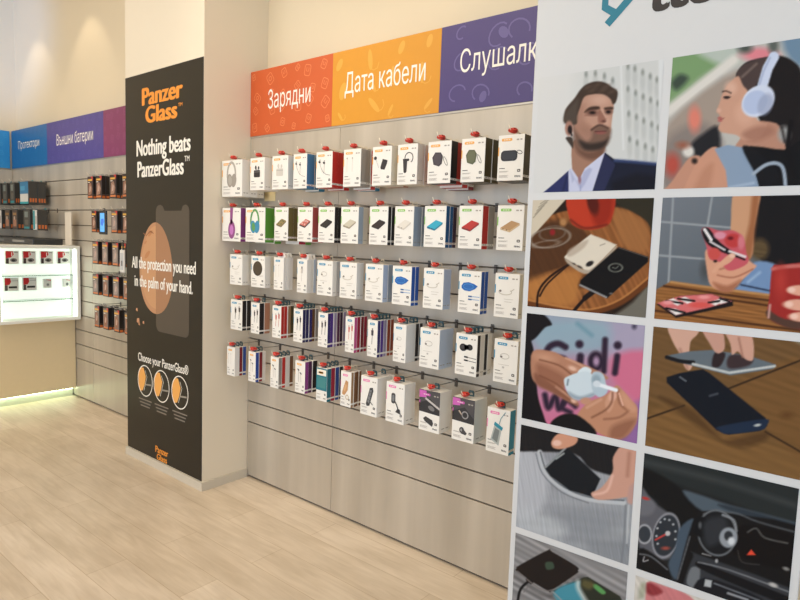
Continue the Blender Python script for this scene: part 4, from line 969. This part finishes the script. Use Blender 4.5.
c.poly([(-10, 600), (40, 540), (75, 490), (108, 452), (142, 452), (128, 500), (96, 580)], (196, 144, 120), 1.0); c.poly([(90, 600), (104, 520), (145, 450), (196, 416), (230, 470), (246, 600)], (204, 150, 124), 1.0)
c.poly([(110, 600), (150, 500), (190, 480), (160, 600)], (186, 132, 106), 3, True, .7); c.ell(122, 466, 10, 10, (60, 48, 44), 1.5)
c.poly([(192, 424), (240, 410), (294, 420), (332, 492), (350, 560), (240, 570), (232, 500)], (138, 158, 182), .9, False); c.poly([(290, 420), (340, 430), (420, 520), (360, 560), (340, 520)], (34, 34, 38), 1.2); c.line([(330, 512), (372, 482), (412, 476), (436, 500), (444, 580)], 13, (156, 170, 186), .9); c.line([(245, 560), (330, 545)], 10, (160, 178, 200), 1.0)
c.line([(402, 100), (380, 140), (362, 200)], 36, (198, 208, 230), .9, False); c.line([(388, 104), (366, 150), (350, 200)], 7, (168, 180, 208), .8, False)
c.ell(346, 256, 64, 50, (206, 214, 232), .9, -42); c.ell(336, 260, 46, 38, (178, 192, 222), .9, -42); c.ell(372, 268, 26, 40, (152, 162, 190), 1.5, 20, .7); c.ell(438, 374, 22, 28, (158, 160, 158), 2.5); c.line([(430, 350), (440, 400)], 8, (60, 54, 54), 1.5); c.line([(462, 330), (452, 420), (470, 520)], 16, (30, 28, 30), 1.2)
c.done('photo of a woman wearing white headphones')

# 3 power bank and phone on a round wooden table
c = Canvas(*C1, *RZ[1]); c.fill((50, 38, 30)); c.unit(520, 190, 4.614)
c.poly([(430, 20), (640, 20), (640, 230), (560, 130), (470, 85)], (58, 54, 42), 1.5); c.poly([(520, 520), (640, 400), (640, 620), (400, 620)], (116, 112, 102), 2)
c.poly([(20, 250), (120, 130), (260, 90), (440, 82), (540, 118), (600, 180), (606, 330), (590, 420), (480, 505), (330, 560), (150, 545), (20, 505)], (148, 94, 52), 1.0); c.grain(62, .10, .7, 3)
c.poly([(20, 240), (110, 150), (230, 150), (330, 230), (240, 340), (120, 390), (20, 420)], (82, 54, 34), 3, True, .85); c.poly([(20, 430), (120, 390), (260, 370), (280, 440), (230, 540), (20, 500)], (188, 126, 66), 4, True, .8); c.poly([(430, 90), (540, 125), (595, 190), (580, 290), (470, 250)], (166, 112, 66), 3, True, .8)
c.line([(20, 518), (200, 556), (330, 566), (470, 520), (600, 420)], 26, (112, 66, 34), 1.2); c.line([(20, 503), (200, 542), (330, 552), (465, 506), (595, 405)], 6, (200, 136, 76), 1.0)
c.poly([(40, 40), (216, 40), (55, 218), (30, 230)], (206, 194, 172), .7, False)
for k in range(5): c.line([(62+8*k, 128-16*k), (100+12*k, 86-14*k)], 3, (140, 132, 118), .5)
c.ell(140, 222, 92, 44, (150, 138, 126), .6, -8, .8, 6); c.ell(150, 200, 60, 32, (120, 104, 92), .6, -8, .8, 5); c.ell(120, 250, 60, 14, (168, 158, 148), .8, -8, .6, 4); c.ell(200, 150, 16, 18, (176, 128, 82), 1.5); c.ell(150, 196, 12, 14, (150, 40, 44), 1.2)
c.poly([(228, 20), (428, 20), (424, 130), (400, 166), (330, 186), (260, 172), (228, 130)], (192, 64, 40), .9); c.poly([(350, 20), (424, 20), (420, 130), (360, 170), (330, 110)], (150, 44, 28), 3, True, .8); c.ell(336, 60, 26, 58, (96, 36, 26), 1.5, -12); c.line([(235, 140), (300, 178), (400, 162)], 8, (120, 44, 30), 1.4)
c.poly([(300, 395), (440, 285), (470, 300), (290, 450)], (70, 44, 28), 3)
c.line([(240, 335), (140, 400), (86, 470), (80, 560)], 10, (48, 32, 24), .6); c.line([(232, 340), (130, 430), (92, 490)], 8, (52, 34, 26), .6); c.line([(345, 465), (290, 512), (236, 575)], 15, (42, 30, 26), .6); c.line([(345, 465), (300, 500)], 24, (38, 30, 28), .7)
c.poly([(316, 214), (340, 212), (432, 250), (436, 266), (330, 372), (316, 380), (226, 328), (208, 316), (216, 298)], (218, 208, 190), .7); c.poly([(214, 318), (318, 372), (436, 266), (434, 284), (322, 388), (232, 350)], (176, 162, 144), .8); c.poly([(232, 272), (312, 232), (296, 268), (240, 306), (218, 302)], (182, 166, 148), 1.2, True, .8)
c.ell(322, 342, 19, 11, (50, 46, 46), .6, -28); c.ell(250, 342, 9, 4, (90, 80, 72), .5, 28); c.ell(276, 356, 14, 5, (90, 80, 72), .5, 28); c.line([(370, 258), (392, 250)], 4, (150, 140, 128), .5)
c.poly([(455, 266), (592, 312), (592, 334), (402, 502), (276, 442), (280, 418)], (30, 28, 29), .7, False); c.line([(278, 440), (398, 497)], 8, (156, 156, 156), .7, False); c.line([(455, 268), (590, 314)], 4, (90, 88, 86), .6, False); c.ell(441, 361, 31, 19, (132, 136, 126), .6, 0, 1, 4); c.line([(428, 360), (442, 364), (454, 354)], 4, (120, 124, 116), .5); c.ell(420, 480, 8, 4, (110, 110, 110), .6)
c.done('photo of a white power bank and black phone on a table')

# 4 hand with flowered phone case
c = Canvas(*C2, *RZ[1]); c.fill((112, 119, 128)); c.unit(650, 190, 4.287)
c.grad((40, 40), (240, 380), (120, 126, 134), (100, 108, 116))
for l in ([(100, 20), (78, 420)], [(268, 20), (238, 210)], [(30, 138), (360, 168)], [(20, 282), (250, 302)]): c.line(l, 9, (152, 158, 162), .8, False)
c.ell(236, 350, 20, 40, (84, 86, 88), 3)
c.poly([(456, 10), (860, 10), (860, 345), (540, 345), (470, 300), (436, 240)], (35, 33, 35), 1.2); c.ell(470, 260, 40, 46, (100, 82, 56), 3)
c.poly([(360, 460), (400, 390), (450, 315), (545, 330), (590, 420), (560, 480)], (116, 146, 186), 1.4); c.line([(420, 400), (470, 360)], 10, (150, 176, 206), 1.5); c.line([(390, 412), (520, 440)], 7, (50, 60, 84), .8)
c.poly([(10, 440), (90, 395), (230, 415), (860, 500), (860, 680), (10, 560)], (152, 102, 56), .9, False); c.grain(8, .08, .9, 5)
for l in ([(60, 415), (380, 462), (860, 530)], [(300, 470), (860, 556)], [(20, 520), (400, 575), (860, 640)]): c.line(l, 9, (84, 52, 30), .8, False)
c.line([(90, 398), (240, 420), (520, 458)], 8, (196, 146, 92), 1)
c.poly([(362, 10), (468, 10), (462, 90), (446, 180), (430, 300), (330, 290), (345, 180)], (204, 154, 118), .9); c.poly([(440, 20), (468, 20), (458, 120), (432, 300), (395, 280), (425, 150)], (158, 98, 62), 2.2, True, .85)
c.poly([(236, 270), (260, 262), (310, 300), (380, 280), (440, 320), (456, 332), (440, 350), (390, 396), (350, 432), (300, 436), (258, 410), (244, 350)], (216, 158, 128), .9)
c.poly([(270, 400), (330, 415), (390, 390), (350, 440), (300, 440)], (172, 112, 84), 2); c.line([(290, 370), (360, 380), (440, 345)], 6, (170, 108, 84), 1.0); c.line([(300, 345), (350, 330)], 6, (176, 116, 90), 1.2)
c.poly([(220, 178), (245, 164), (300, 180), (352, 178), (398, 206), (412, 270), (418, 320), (340, 352), (300, 315), (256, 300), (240, 240)], (202, 92, 102), .8)
c.poly([(222, 180), (250, 168), (300, 230), (380, 290), (330, 280), (250, 240)], (34, 30, 34), .8); c.line([(234, 174), (262, 218)], 13, (228, 222, 222), .7); c.line([(258, 226), (320, 262)], 8, (222, 214, 216), .7); c.ell(300, 200, 26, 16, (216, 142, 160), 1); c.ell(356, 222, 36, 30, (196, 66, 66), 1.2); c.ell(345, 212, 12, 8, (120, 34, 40), 1); c.ell(390, 230, 14, 30, (212, 120, 130), 1.2)
c.line([(340, 268), (408, 292)], 10, (226, 220, 220), .8); c.line([(350, 282), (405, 304)], 8, (36, 32, 36), .7); c.ell(276, 278, 26, 26, (206, 84, 78), 1.2); c.ell(280, 310, 8, 6, (60, 40, 40), .7)
c.poly([(320, 296), (350, 276), (366, 288), (340, 318), (296, 340), (280, 360), (266, 350)], (220, 164, 134), .8); c.ell(352, 288, 12, 9, (232, 186, 164), .8)
c.poly([(28, 494), (130, 458), (262, 450), (354, 480), (356, 502), (112, 552)], (40, 32, 32), .7, False); c.poly([(32, 488), (130, 458), (262, 450), (352, 482), (240, 512), (112, 540)], (216, 112, 112), .7, False)
for q in [[(70, 478), (100, 468), (140, 490), (118, 500)], [(120, 470), (150, 462), (190, 480), (160, 492)], [(250, 488), (300, 470), (330, 476), (280, 500)], [(70, 510), (110, 512), (150, 530), (110, 540)], [(300, 470), (330, 478), (340, 484), (300, 494)]]:
    c.poly(q, (230, 224, 220), .6, False); c.line([q[0], q[2]], 9, (36, 32, 34), .5)
c.ell(78, 486, 22, 9, (232, 150, 150), .8); c.ell(215, 498, 46, 12, (220, 90, 84), .9); c.ell(232, 464, 24, 8, (232, 150, 148), .8)
c.poly([(524, 340), (560, 328), (720, 322), (745, 420), (742, 600), (600, 596), (508, 552), (512, 460)], (166, 50, 46), .8); c.line([(526, 345), (600, 334), (740, 330)], 16, (202, 110, 104), 1.0); c.poly([(506, 520), (580, 560), (742, 570), (742, 604), (600, 600), (506, 556)], (92, 66, 56), 1.2); c.line([(514, 500), (508, 552)], 10, (196, 150, 140), 1.0); c.ell(560, 400, 24, 60, (186, 62, 54), 4)
for q in ((650, 438, 64, 23), (640, 500, 72, 24), (662, 552, 70, 22)): c.ell(*q, (226, 166, 142), .8, 3); c.ell(q[0]-44, q[1]-3, 16, 12, (238, 196, 178), 1.2)
c.done('photo of a hand holding a flowered phone case')

# 5 hands with white earbud case
c = Canvas(*C1, *RZ[2]); c.unit(510, 310, 4.287); c.grad((300, 20), (330, 480), (150, 160, 178), (206, 112, 146))
c.poly([(400, 60), (600, 60), (600, 230), (440, 220), (420, 140)], (166, 158, 182), 6); c.poly([(120, 60), (400, 50), (420, 160), (300, 190), (120, 170)], (140, 172, 186), 6, True, .8); c.poly([(440, 200), (600, 190), (600, 420), (520, 380), (440, 300)], (208, 112, 142), 4); c.poly([(470, 540), (540, 400), (600, 420), (600, 600), (480, 600)], (146, 104, 160), 4); c.line([(290, 60), (350, 110)], 12, (108, 150, 166), 2.5)
c.ell(533, 74, 9, 10, (70, 64, 84), 2)
DKV = (58, 44, 62)
c.line([(238, 160), (205, 145), (168, 160), (155, 200), (175, 245), (215, 250), (235, 215), (205, 205)], 27, DKV, 1.6); c.line([(302, 200), (298, 250)], 30, DKV, 1.6); c.ell(298, 148, 17, 17, DKV, 1.6); c.ell(368, 222, 34, 44, DKV, 1.6); c.ell(370, 222, 13, 20, (170, 140, 170), 1.6); c.line([(408, 130), (402, 264)], 25, DKV, 1.6); c.line([(460, 200), (450, 272)], 26, DKV, 1.6); c.ell(462, 154, 17, 17, DKV, 1.6)
c.line([(150, 365), (165, 420), (195, 370), (210, 425), (232, 390)], 24, DKV, 1.8); c.line([(280, 415), (245, 390), (225, 420), (260, 440)], 20, DKV, 1.8)
c.poly([(40, 0), (128, 8), (180, 60), (150, 76), (108, 122), (70, 140), (40, 140)], (36, 33, 36), 1.0); c.poly([(30, 135), (92, 134), (112, 290), (122, 380), (150, 470), (160, 520), (30, 500)], (34, 31, 34), 1.0)
c.poly([(98, 178), (180, 178), (240, 205), (330, 240), (408, 280), (415, 300), (330, 300), (262, 296), (232, 340), (292, 394), (280, 408), (180, 352), (120, 320), (92, 280)], (182, 130, 104), .9)
c.poly([(110, 270), (200, 330), (285, 400), (280, 410), (180, 355), (115, 320)], (142, 94, 74), 2); c.line([(200, 330), (285, 392)], 8, (206, 156, 130), 1.5); c.ell(150, 205, 40, 16, (200, 150, 122), 3, 12); c.ell(270, 250, 22, 10, (206, 156, 132), 1.5, 20)
c.poly([(120, 230), (200, 262), (236, 292), (232, 338), (180, 318), (120, 280)], (150, 100, 78), 3, True, .8); c.line([(128, 214), (210, 238), (262, 276)], 6, (132, 86, 66), 1.0); c.line([(128, 282), (200, 318), (262, 372)], 5, (128, 82, 62), 1.0); c.line([(240, 207), (300, 236), (340, 262)], 6, (212, 164, 138), 1.2); c.ell(268, 252, 16, 8, (222, 180, 158), .8, 24); c.ell(272, 392, 12, 7, (220, 176, 154), .8, 32)
c.poly([(290, 270), (320, 245), (350, 260), (330, 290)], (212, 224, 230), .8)
c.poly([(232, 300), (252, 284), (300, 268), (340, 268), (366, 300), (372, 340), (360, 368), (296, 386), (262, 372), (240, 340)], (200, 214, 222), .8); c.poly([(250, 350), (300, 372), (362, 355), (356, 372), (296, 388), (262, 374)], (150, 166, 178), 1.6); c.line([(250, 300), (246, 322)], 7, (120, 134, 146), .8)
c.poly([(352, 276), (378, 266), (402, 282), (412, 320), (420, 345), (405, 368), (378, 374), (352, 340)], (176, 194, 206), .8); c.ell(370, 300, 18, 20, (146, 166, 178), 1.5)
c.poly([(298, 436), (340, 395), (400, 372), (430, 350), (458, 325), (482, 345), (520, 390), (546, 420), (540, 490), (492, 548), (430, 552), (350, 512), (290, 470)], (192, 138, 108), .9)
c.poly([(430, 356), (455, 352), (440, 420), (420, 440), (408, 400)], (206, 154, 126), 1.2); c.line([(462, 345), (470, 400), (500, 430)], 8, (150, 100, 78), 1.4); c.ell(440, 372, 16, 22, (220, 170, 150), 1.2, 25); c.ell(325, 392, 24, 15, (196, 144, 118), 1.0); c.poly([(440, 500), (540, 470), (492, 548), (430, 552)], (156, 106, 82), 3)
c.line([(352, 462), (410, 430), (436, 396), (440, 358)], 7, (138, 92, 70), 1.2); c.line([(404, 470), (470, 462), (516, 428)], 6, (146, 98, 76), 1.4); c.line([(330, 420), (390, 386)], 7, (214, 164, 136), 1.6); c.poly([(480, 350), (520, 392), (544, 430), (520, 440), (486, 400)], (206, 152, 122), 2)
c.line([(368, 318), (455, 346)], 16, (228, 234, 240), .7); c.ell(372, 318, 16, 14, (206, 216, 224), .8); c.line([(468, 360), (484, 410)], 6, (230, 180, 160), .8)
c.poly([(170, 500), (190, 468), (240, 446), (300, 458), (372, 530), (300, 560), (180, 540)], (36, 33, 34), 1.0)
c.done('photo of hands opening a white earbud case')

# 6 dark power bank on planks
c = Canvas(*C2, *RZ[2]); c.fill((118, 88, 52)); c.unit(640, 310, 3.75)
c.poly([(20, 50), (640, 50), (640, 190), (330, 300), (20, 330)], (118, 88, 54), 4); c.poly([(20, 410), (165, 360), (400, 470), (600, 560), (600, 700), (20, 640)], (130, 96, 56), 3); c.poly([(340, 300), (640, 190), (640, 560), (470, 460)], (124, 90, 52), 3); c.grain(20, .035, .6, 8); c.ell(550, 400, 22, 12, (104, 72, 40), 3); c.poly([(520, 60), (640, 60), (640, 130), (580, 120)], (150, 160, 150), 3)
for l in ([(330, 300), (640, 180)], [(20, 412), (165, 362)], [(470, 462), (640, 560)]): c.line(l, 7, (62, 46, 32), .8, False)
c.poly([(110, 60), (224, 60), (215, 95), (190, 122), (185, 175), (196, 210), (184, 230), (166, 214), (150, 170), (122, 120)], (208, 164, 144), .8); c.line([(150, 150), (178, 222)], 8, (176, 130, 112), 1.4)
c.poly([(100, 174), (190, 158), (270, 154), (400, 174), (508, 210), (500, 226), (340, 250), (200, 214), (110, 190)], (104, 114, 122), .7, False); c.poly([(280, 165), (320, 168), (300, 215), (270, 215)], (58, 46, 48), 1.0); c.poly([(345, 172), (420, 182), (410, 212), (340, 225), (325, 200)], (70, 56, 58), 1.4); c.line([(100, 180), (150, 195), (200, 200)], 14, (38, 36, 38), .7); c.line([(198, 206), (335, 240), (505, 216)], 9, (190, 194, 192), .7, False)
c.poly([(228, 60), (300, 60), (318, 140), (300, 166), (280, 160), (260, 128), (240, 95)], (200, 152, 134), .8); c.poly([(310, 60), (400, 85), (424, 120), (424, 190), (400, 192), (382, 176), (365, 160), (345, 172), (338, 130)], (206, 158, 138), .8); c.line([(370, 110), (385, 180)], 7, (168, 120, 102), 1.2)
c.poly([(70, 330), (200, 380), (290, 470), (330, 490), (470, 462), (460, 500), (330, 510)], (84, 60, 36), 3, True, .7)
c.poly([(100, 255), (150, 240), (236, 226), (260, 240), (470, 410), (476, 440), (450, 458), (330, 472), (288, 456), (200, 370), (100, 275)], (30, 34, 43), .8, False); c.poly([(300, 440), (470, 414), (472, 442), (450, 456), (332, 470), (296, 456)], (40, 54, 76), 1.0); c.ell(440, 437, 13, 5, (186, 190, 186), .6, -8); c.line([(262, 326), (290, 318)], 9, (74, 78, 86), .8); c.line([(150, 255), (172, 270)], 6, (110, 114, 120), .6)
c.done('photo of a dark power bank on planks')

# 7 power bank in a jeans pocket
c = Canvas(*C1, *RZ[3]); c.unit(500, 420, 2.667); c.grad((60, 90), (330, 380), (150, 152, 158), (158, 162, 166)); c.grain(8, .05, .35, 11, False)
c.poly([(40, 90), (100, 85), (130, 150), (110, 240), (40, 260)], (178, 180, 186), 4); c.poly([(150, 240), (320, 240), (300, 300), (180, 330)], (140, 144, 150), 6, True, .7); c.poly([(60, 230), (180, 290), (120, 330), (50, 310)], (184, 188, 192), 6, True, .7); c.poly([(240, 320), (360, 330), (360, 400), (250, 360)], (128, 132, 138), 5, True, .6)
c.poly([(40, 0), (380, 70), (360, 165), (300, 150), (240, 130), (200, 92), (100, 84), (40, 76)], (44, 42, 43), 1.2); c.grain(80, .03, 1.5, 2, False)
c.line([(335, 230), (330, 330), (322, 390)], 5, (126, 130, 136), 1.0); c.line([(343, 230), (338, 330)], 3, (190, 194, 198), .8)
c.line([(106, 86), (122, 138), (170, 184), (240, 212), (330, 222)], 13, (186, 190, 194), .9); c.line([(108, 86), (126, 138), (172, 180), (240, 207), (330, 216)], 4, (104, 108, 114), .7); c.line([(96, 90), (114, 144), (166, 194), (236, 222)], 3, (120, 124, 130), .7)
c.poly([(120, 128), (174, 74), (186, 80), (268, 158), (246, 206), (186, 188), (135, 150)], (38, 40, 44), .8, False); c.line([(122, 126), (174, 76)], 6, (140, 144, 146), .7); c.line([(150, 104), (170, 90)], 5, (150, 156, 156), .6)
c.poly([(330, 66), (372, 76), (362, 190), (330, 208), (262, 214), (243, 196), (270, 182), (300, 140), (302, 100)], (204, 154, 134), .9); c.line([(300, 150), (285, 190), (250, 200)], 7, (224, 178, 160), 1.2); c.line([(345, 90), (340, 150)], 9, (180, 130, 110), 1.8); c.poly([(345, 180), (366, 170), (360, 222), (340, 220)], (190, 150, 140), 1.4)
c.poly([(138, 56), (160, 36), (205, 46), (200, 66), (165, 78), (142, 74)], (208, 150, 122), .8); c.ell(152, 62, 12, 8, (228, 186, 168), .9)
c.done('photo of a power bank pushed into a jeans pocket')

# 8 car dashboard holder
c = Canvas(*C2, *RZ[3]); c.fill((44, 45, 46)); c.unit(640, 430, 3.53)
c.poly([(0, 80), (640, 200), (640, 340), (480, 320), (300, 250), (150, 200), (0, 130)], (50, 54, 54), 2); c.line([(0, 110), (300, 190), (600, 290)], 20, (66, 70, 70), 3); c.poly([(0, 140), (60, 155), (150, 215), (230, 290), (150, 350), (60, 250), (0, 210)], (34, 33, 33), 1.5)
c.poly([(150, 218), (220, 235), (320, 270), (600, 350), (600, 400), (420, 350), (330, 300), (220, 290)], (86, 98, 108), 1.5); c.poly([(300, 268), (600, 352), (600, 380), (320, 292)], (58, 66, 74), 1.5)
c.poly([(0, 210), (50, 260), (135, 330), (120, 420), (95, 460), (0, 430)], (98, 98, 104), 1.5); c.poly([(10, 235), (55, 262), (40, 300), (0, 300)], (112, 112, 118), 2); c.ell(20, 244, 13, 5, (190, 60, 56), .8, 15)
c.ell(92, 375, 46, 78, (56, 60, 66), .9, 12); c.ell(92, 375, 46, 78, (150, 150, 156), .7, 12, 1, 5); c.ell(16, 370, 24, 32, (64, 68, 74), .8); c.ell(16, 370, 24, 32, (170, 170, 174), .7, 0, 1, 5)
for k in range(9):
    t = R(150+k*28); c.ell(92+34*math.cos(t), 375+58*math.sin(t), 4, 4, (170, 172, 176), .6)
c.line([(55, 390), (100, 366)], 6, (206, 70, 66), .7); c.ell(98, 368, 9, 9, (190, 186, 186), .7); c.ell(90, 420, 14, 6, (160, 80, 70), 1)
c.poly([(0, 420), (60, 450), (100, 490), (100, 540), (0, 500)], (36, 34, 34), 1.2); c.line([(0, 440), (40, 450), (96, 495)], 5, (110, 112, 116), .8); c.line([(15, 450), (12, 466), (28, 462)], 4, (170, 168, 170), .6)
c.poly([(140, 350), (192, 318), (170, 420), (130, 530), (100, 480), (125, 420)], (78, 92, 106), 1.3); c.poly([(185, 330), (225, 292), (330, 300), (600, 380), (600, 700), (140, 640), (130, 540)], (36, 34, 34), 1.3); c.line([(176, 380), (132, 530)], 5, (104, 106, 110), .8)
c.line([(225, 300), (330, 296), (420, 330), (600, 380)], 5, (96, 100, 104), 1.0); c.poly([(360, 340), (560, 390), (550, 500), (330, 440)], (32, 28, 27), 1.5); c.line([(380, 365), (410, 352), (440, 385), (520, 405)], 5, (100, 100, 98), 1.0)
c.ell(270, 365, 62, 78, (40, 40, 42), .9, -12); c.ell(272, 367, 66, 80, (112, 116, 120), .8, -12, 1, 6); c.ell(215, 345, 30, 36, (32, 32, 34), .9); c.ell(212, 340, 6, 12, (96, 98, 100), .8); c.poly([(225, 330), (290, 310), (310, 350), (280, 400), (235, 410)], (58, 60, 64), 3); c.ell(312, 384, 32, 36, (146, 152, 158), 1.0); c.ell(312, 378, 15, 17, (56, 58, 62), .9); c.ell(322, 396, 12, 14, (206, 210, 214), 1.2); c.line([(292, 304), (330, 322), (340, 360)], 8, (140, 144, 148), 1.0)
c.poly([(392, 426), (408, 446), (376, 446)], (232, 78, 54), .7, False); c.line([(345, 430), (360, 470), (420, 480)], 4, (70, 66, 64), .8)
c.poly([(188, 450), (214, 446), (600, 600), (600, 720), (160, 640), (150, 560)], (62, 64, 68), 1.2); c.poly([(180, 490), (212, 496), (200, 560), (165, 545)], (116, 120, 124), 1.0); c.poly([(200, 468), (250, 485), (560, 610), (560, 640), (235, 505)], (34, 33, 35), 1.0); c.poly([(228, 525), (430, 600), (430, 650), (205, 600)], (40, 40, 44), 1.0); c.poly([(230, 530), (254, 535), (250, 560), (226, 555)], (176, 180, 182), .8, False); c.line([(262, 545), (420, 606)], 5, (120, 124, 130), .8); c.line([(310, 580), (380, 604)], 8, (150, 152, 156), .8); c.line([(205, 470), (320, 500), (560, 590)], 5, (124, 126, 130), .8); c.ell(270, 466, 5, 7, (170, 170, 172), .7); c.ell(470, 552, 16, 7, (190, 186, 180), .9, 20); c.ell(515, 495, 12, 6, (140, 138, 134), .9, 20); c.line([(220, 440), (250, 448)], 4, (150, 150, 152), .7)
c.done('photo of a car dashboard with a round holder')

# 9 wireless charging pad
c = Canvas(*C1, *RZ[4]); c.fill((142, 140, 140)); c.unit(500, 520, 5); c.grain(28, .10, .55, 21, False); c.poly([(60, 60), (300, 120), (640, 260), (640, 200), (100, 20)], (112, 110, 112), 6, True, .6)
c.poly([(80, 275), (235, 372), (390, 285), (420, 300), (250, 395), (90, 300)], (84, 80, 80), 3, True, .7)
c.line([(152, 300), (104, 345), (88, 420), (84, 520)], 13, (40, 37, 37), .6); c.line([(160, 310), (120, 360)], 5, (120, 116, 116), .6); c.line([(140, 296), (156, 310)], 22, (48, 44, 44), .7)
c.poly([(238, 152), (262, 160), (382, 232), (390, 255), (380, 272), (262, 350), (238, 354), (92, 262), (84, 240), (98, 226)], (48, 41, 38), .7); c.line([(88, 256), (236, 356), (386, 272)], 5, (128, 120, 116), .7); c.poly([(228, 214), (262, 212), (270, 242), (234, 248)], (72, 88, 72), .9)
c.poly([(262, 356), (420, 288), (440, 286), (600, 384), (650, 480), (520, 620), (420, 520)], (58, 60, 50), .7, False); c.poly([(268, 360), (390, 308), (400, 350), (430, 430), (440, 540), (330, 450)], (74, 146, 164), 1.5); c.line([(390, 310), (395, 350), (450, 440)], 18, (196, 204, 200), 2.5); c.poly([(460, 330), (482, 324), (528, 362), (508, 372)], (96, 160, 92), .9); c.line([(265, 360), (430, 520)], 6, (150, 154, 156), .7); c.poly([(420, 300), (470, 320), (450, 350), (410, 330)], (98, 92, 60), 2)
c.done('photo of a square charging pad and phone')

# 10 pink object
c = Canvas(*C2, *RZ[4]); c.fill((206, 200, 190)); c.unit(620, 570, 4.444)
c.poly([(120, 60), (200, 75), (310, 120), (345, 190), (330, 330), (160, 320), (118, 180)], (204, 124, 126), 1.0); c.poly([(118, 62), (150, 66), (190, 100), (150, 118), (116, 100)], (150, 62, 66), 1.6); c.poly([(90, 70), (112, 62), (110, 120), (80, 130)], (170, 170, 150), 2); c.poly([(350, 200), (640, 220), (640, 700), (360, 600)], (150, 150, 150), 5); c.ell(250, 420, 120, 70, (96, 92, 94), 4); c.grain(60, .03, .7, 4, False)
c.done('photo of a pink object')

# ------------------------------------------------------------------ light
def area(name, loc, rot, sx, sy, power, rgb):
    l = bpy.data.lights.new(name, 'AREA'); l.shape = 'RECTANGLE'; l.size, l.size_y, l.energy = sx, sy, power; l.color = lin(rgb)
    o = bpy.data.objects.new(name, l); COL.objects.link(o); o.location = loc; o.rotation_euler = rot; return o
def spot(name, loc, target, power, rgb, ang, blend=.7, r=.05):
    l = bpy.data.lights.new(name, 'SPOT'); l.energy = power; l.color = lin(rgb); l.spot_size = R(ang); l.spot_blend = blend; l.shadow_soft_size = r
    o = bpy.data.objects.new(name, l); COL.objects.link(o); o.location = loc
    o.rotation_euler = (Vector(target)-Vector(loc)).to_track_quat('-Z', 'Y').to_euler(); return o
WARM, COOL = (255, 238, 212), (208, 230, 255)
area('ceiling_panel_lamp', (.6, -2.6, H-.05), (0, 0, 0), 3.2, .5, 105, WARM)
area('ceiling_panel_lamp', (-2.5, -2.4, H-.05), (0, 0, 0), 2.4, .5, 60, WARM)
area('ceiling_panel_lamp', (-.8, -4.6, H-.05), (0, 0, 0), 3.2, .5, 90, WARM)
for x in (-2.45, -3.6): spot('wall_spot', (x, -.30, 3.72), (x, .07, 2.75), 15, WARM, 68, .4, .05)
for x in (.45, 1.35): spot('wall_spot', (x, -1.3, H-.12), (x, 0, 1.4), 120, WARM, 60, .9, .12)
spot('wall_spot', (-2.5, -2.0, H-.12), (-2.5, .07, 1.1), 130, WARM, 46, .8, .1)  # added fill spot, only there to brighten the grooved panels left of the column
spot('wall_spot', (-.45, -1.9, H-.12), (-.45, -.33, 1.2), 12, WARM, 44, .9, .1)
area('shop_window_daylight', (1.0, YF+.02, 1.75), (R(90), 0, 0), 8.4, 3.0, 330, COOL)
area('side_window_daylight', (XR-.02, -3.5, 1.85), (0, R(90), 0), 2.6, 4.0, 170, COOL)
spot('window_sky_beam', (2.2, -6.2, 2.6), (-4.197, -.1, 3.55), 4200, (128, 176, 255), 13, .6, .25)

w = bpy.data.worlds.new('world'); scene.world = w; w.use_nodes = True
w.node_tree.nodes['Background'].inputs[0].default_value = lin((206, 222, 246))+[1]; w.node_tree.nodes['Background'].inputs[1].default_value = 1.0

# ------------------------------------------------------------------ camera
cam = bpy.data.cameras.new('camera'); co = bpy.data.objects.new('camera', cam); COL.objects.link(co); scene.camera = co
cam.sensor_width = 36; cam.sensor_fit = 'HORIZONTAL'; cam.lens = 608.5132146633645/800*36; cam.clip_start = .02
yaw, pit, rol = 0.6825285307808454, 0.09736816280890219, 0.03656661006428922
F = Vector((-math.sin(yaw)*math.cos(pit), math.cos(yaw)*math.cos(pit), -math.sin(pit))); r = Vector((math.cos(yaw), math.sin(yaw), 0)); u = r.cross(F)
X = r*math.cos(rol)+u*math.sin(rol); Y = -r*math.sin(rol)+u*math.cos(rol)
co.matrix_world = Matrix(((X.x, Y.x, -F.x, 3.1815257765566556), (X.y, Y.y, -F.y, -2.3846438287781018), (X.z, Y.z, -F.z, 1.5728003969720625), (0, 0, 0, 1)))
vs = scene.view_settings; vs.view_transform = 'Standard'; vs.look = 'None'; vs.gamma = 1; vs.use_curve_mapping = False; vs.exposure = -1.02
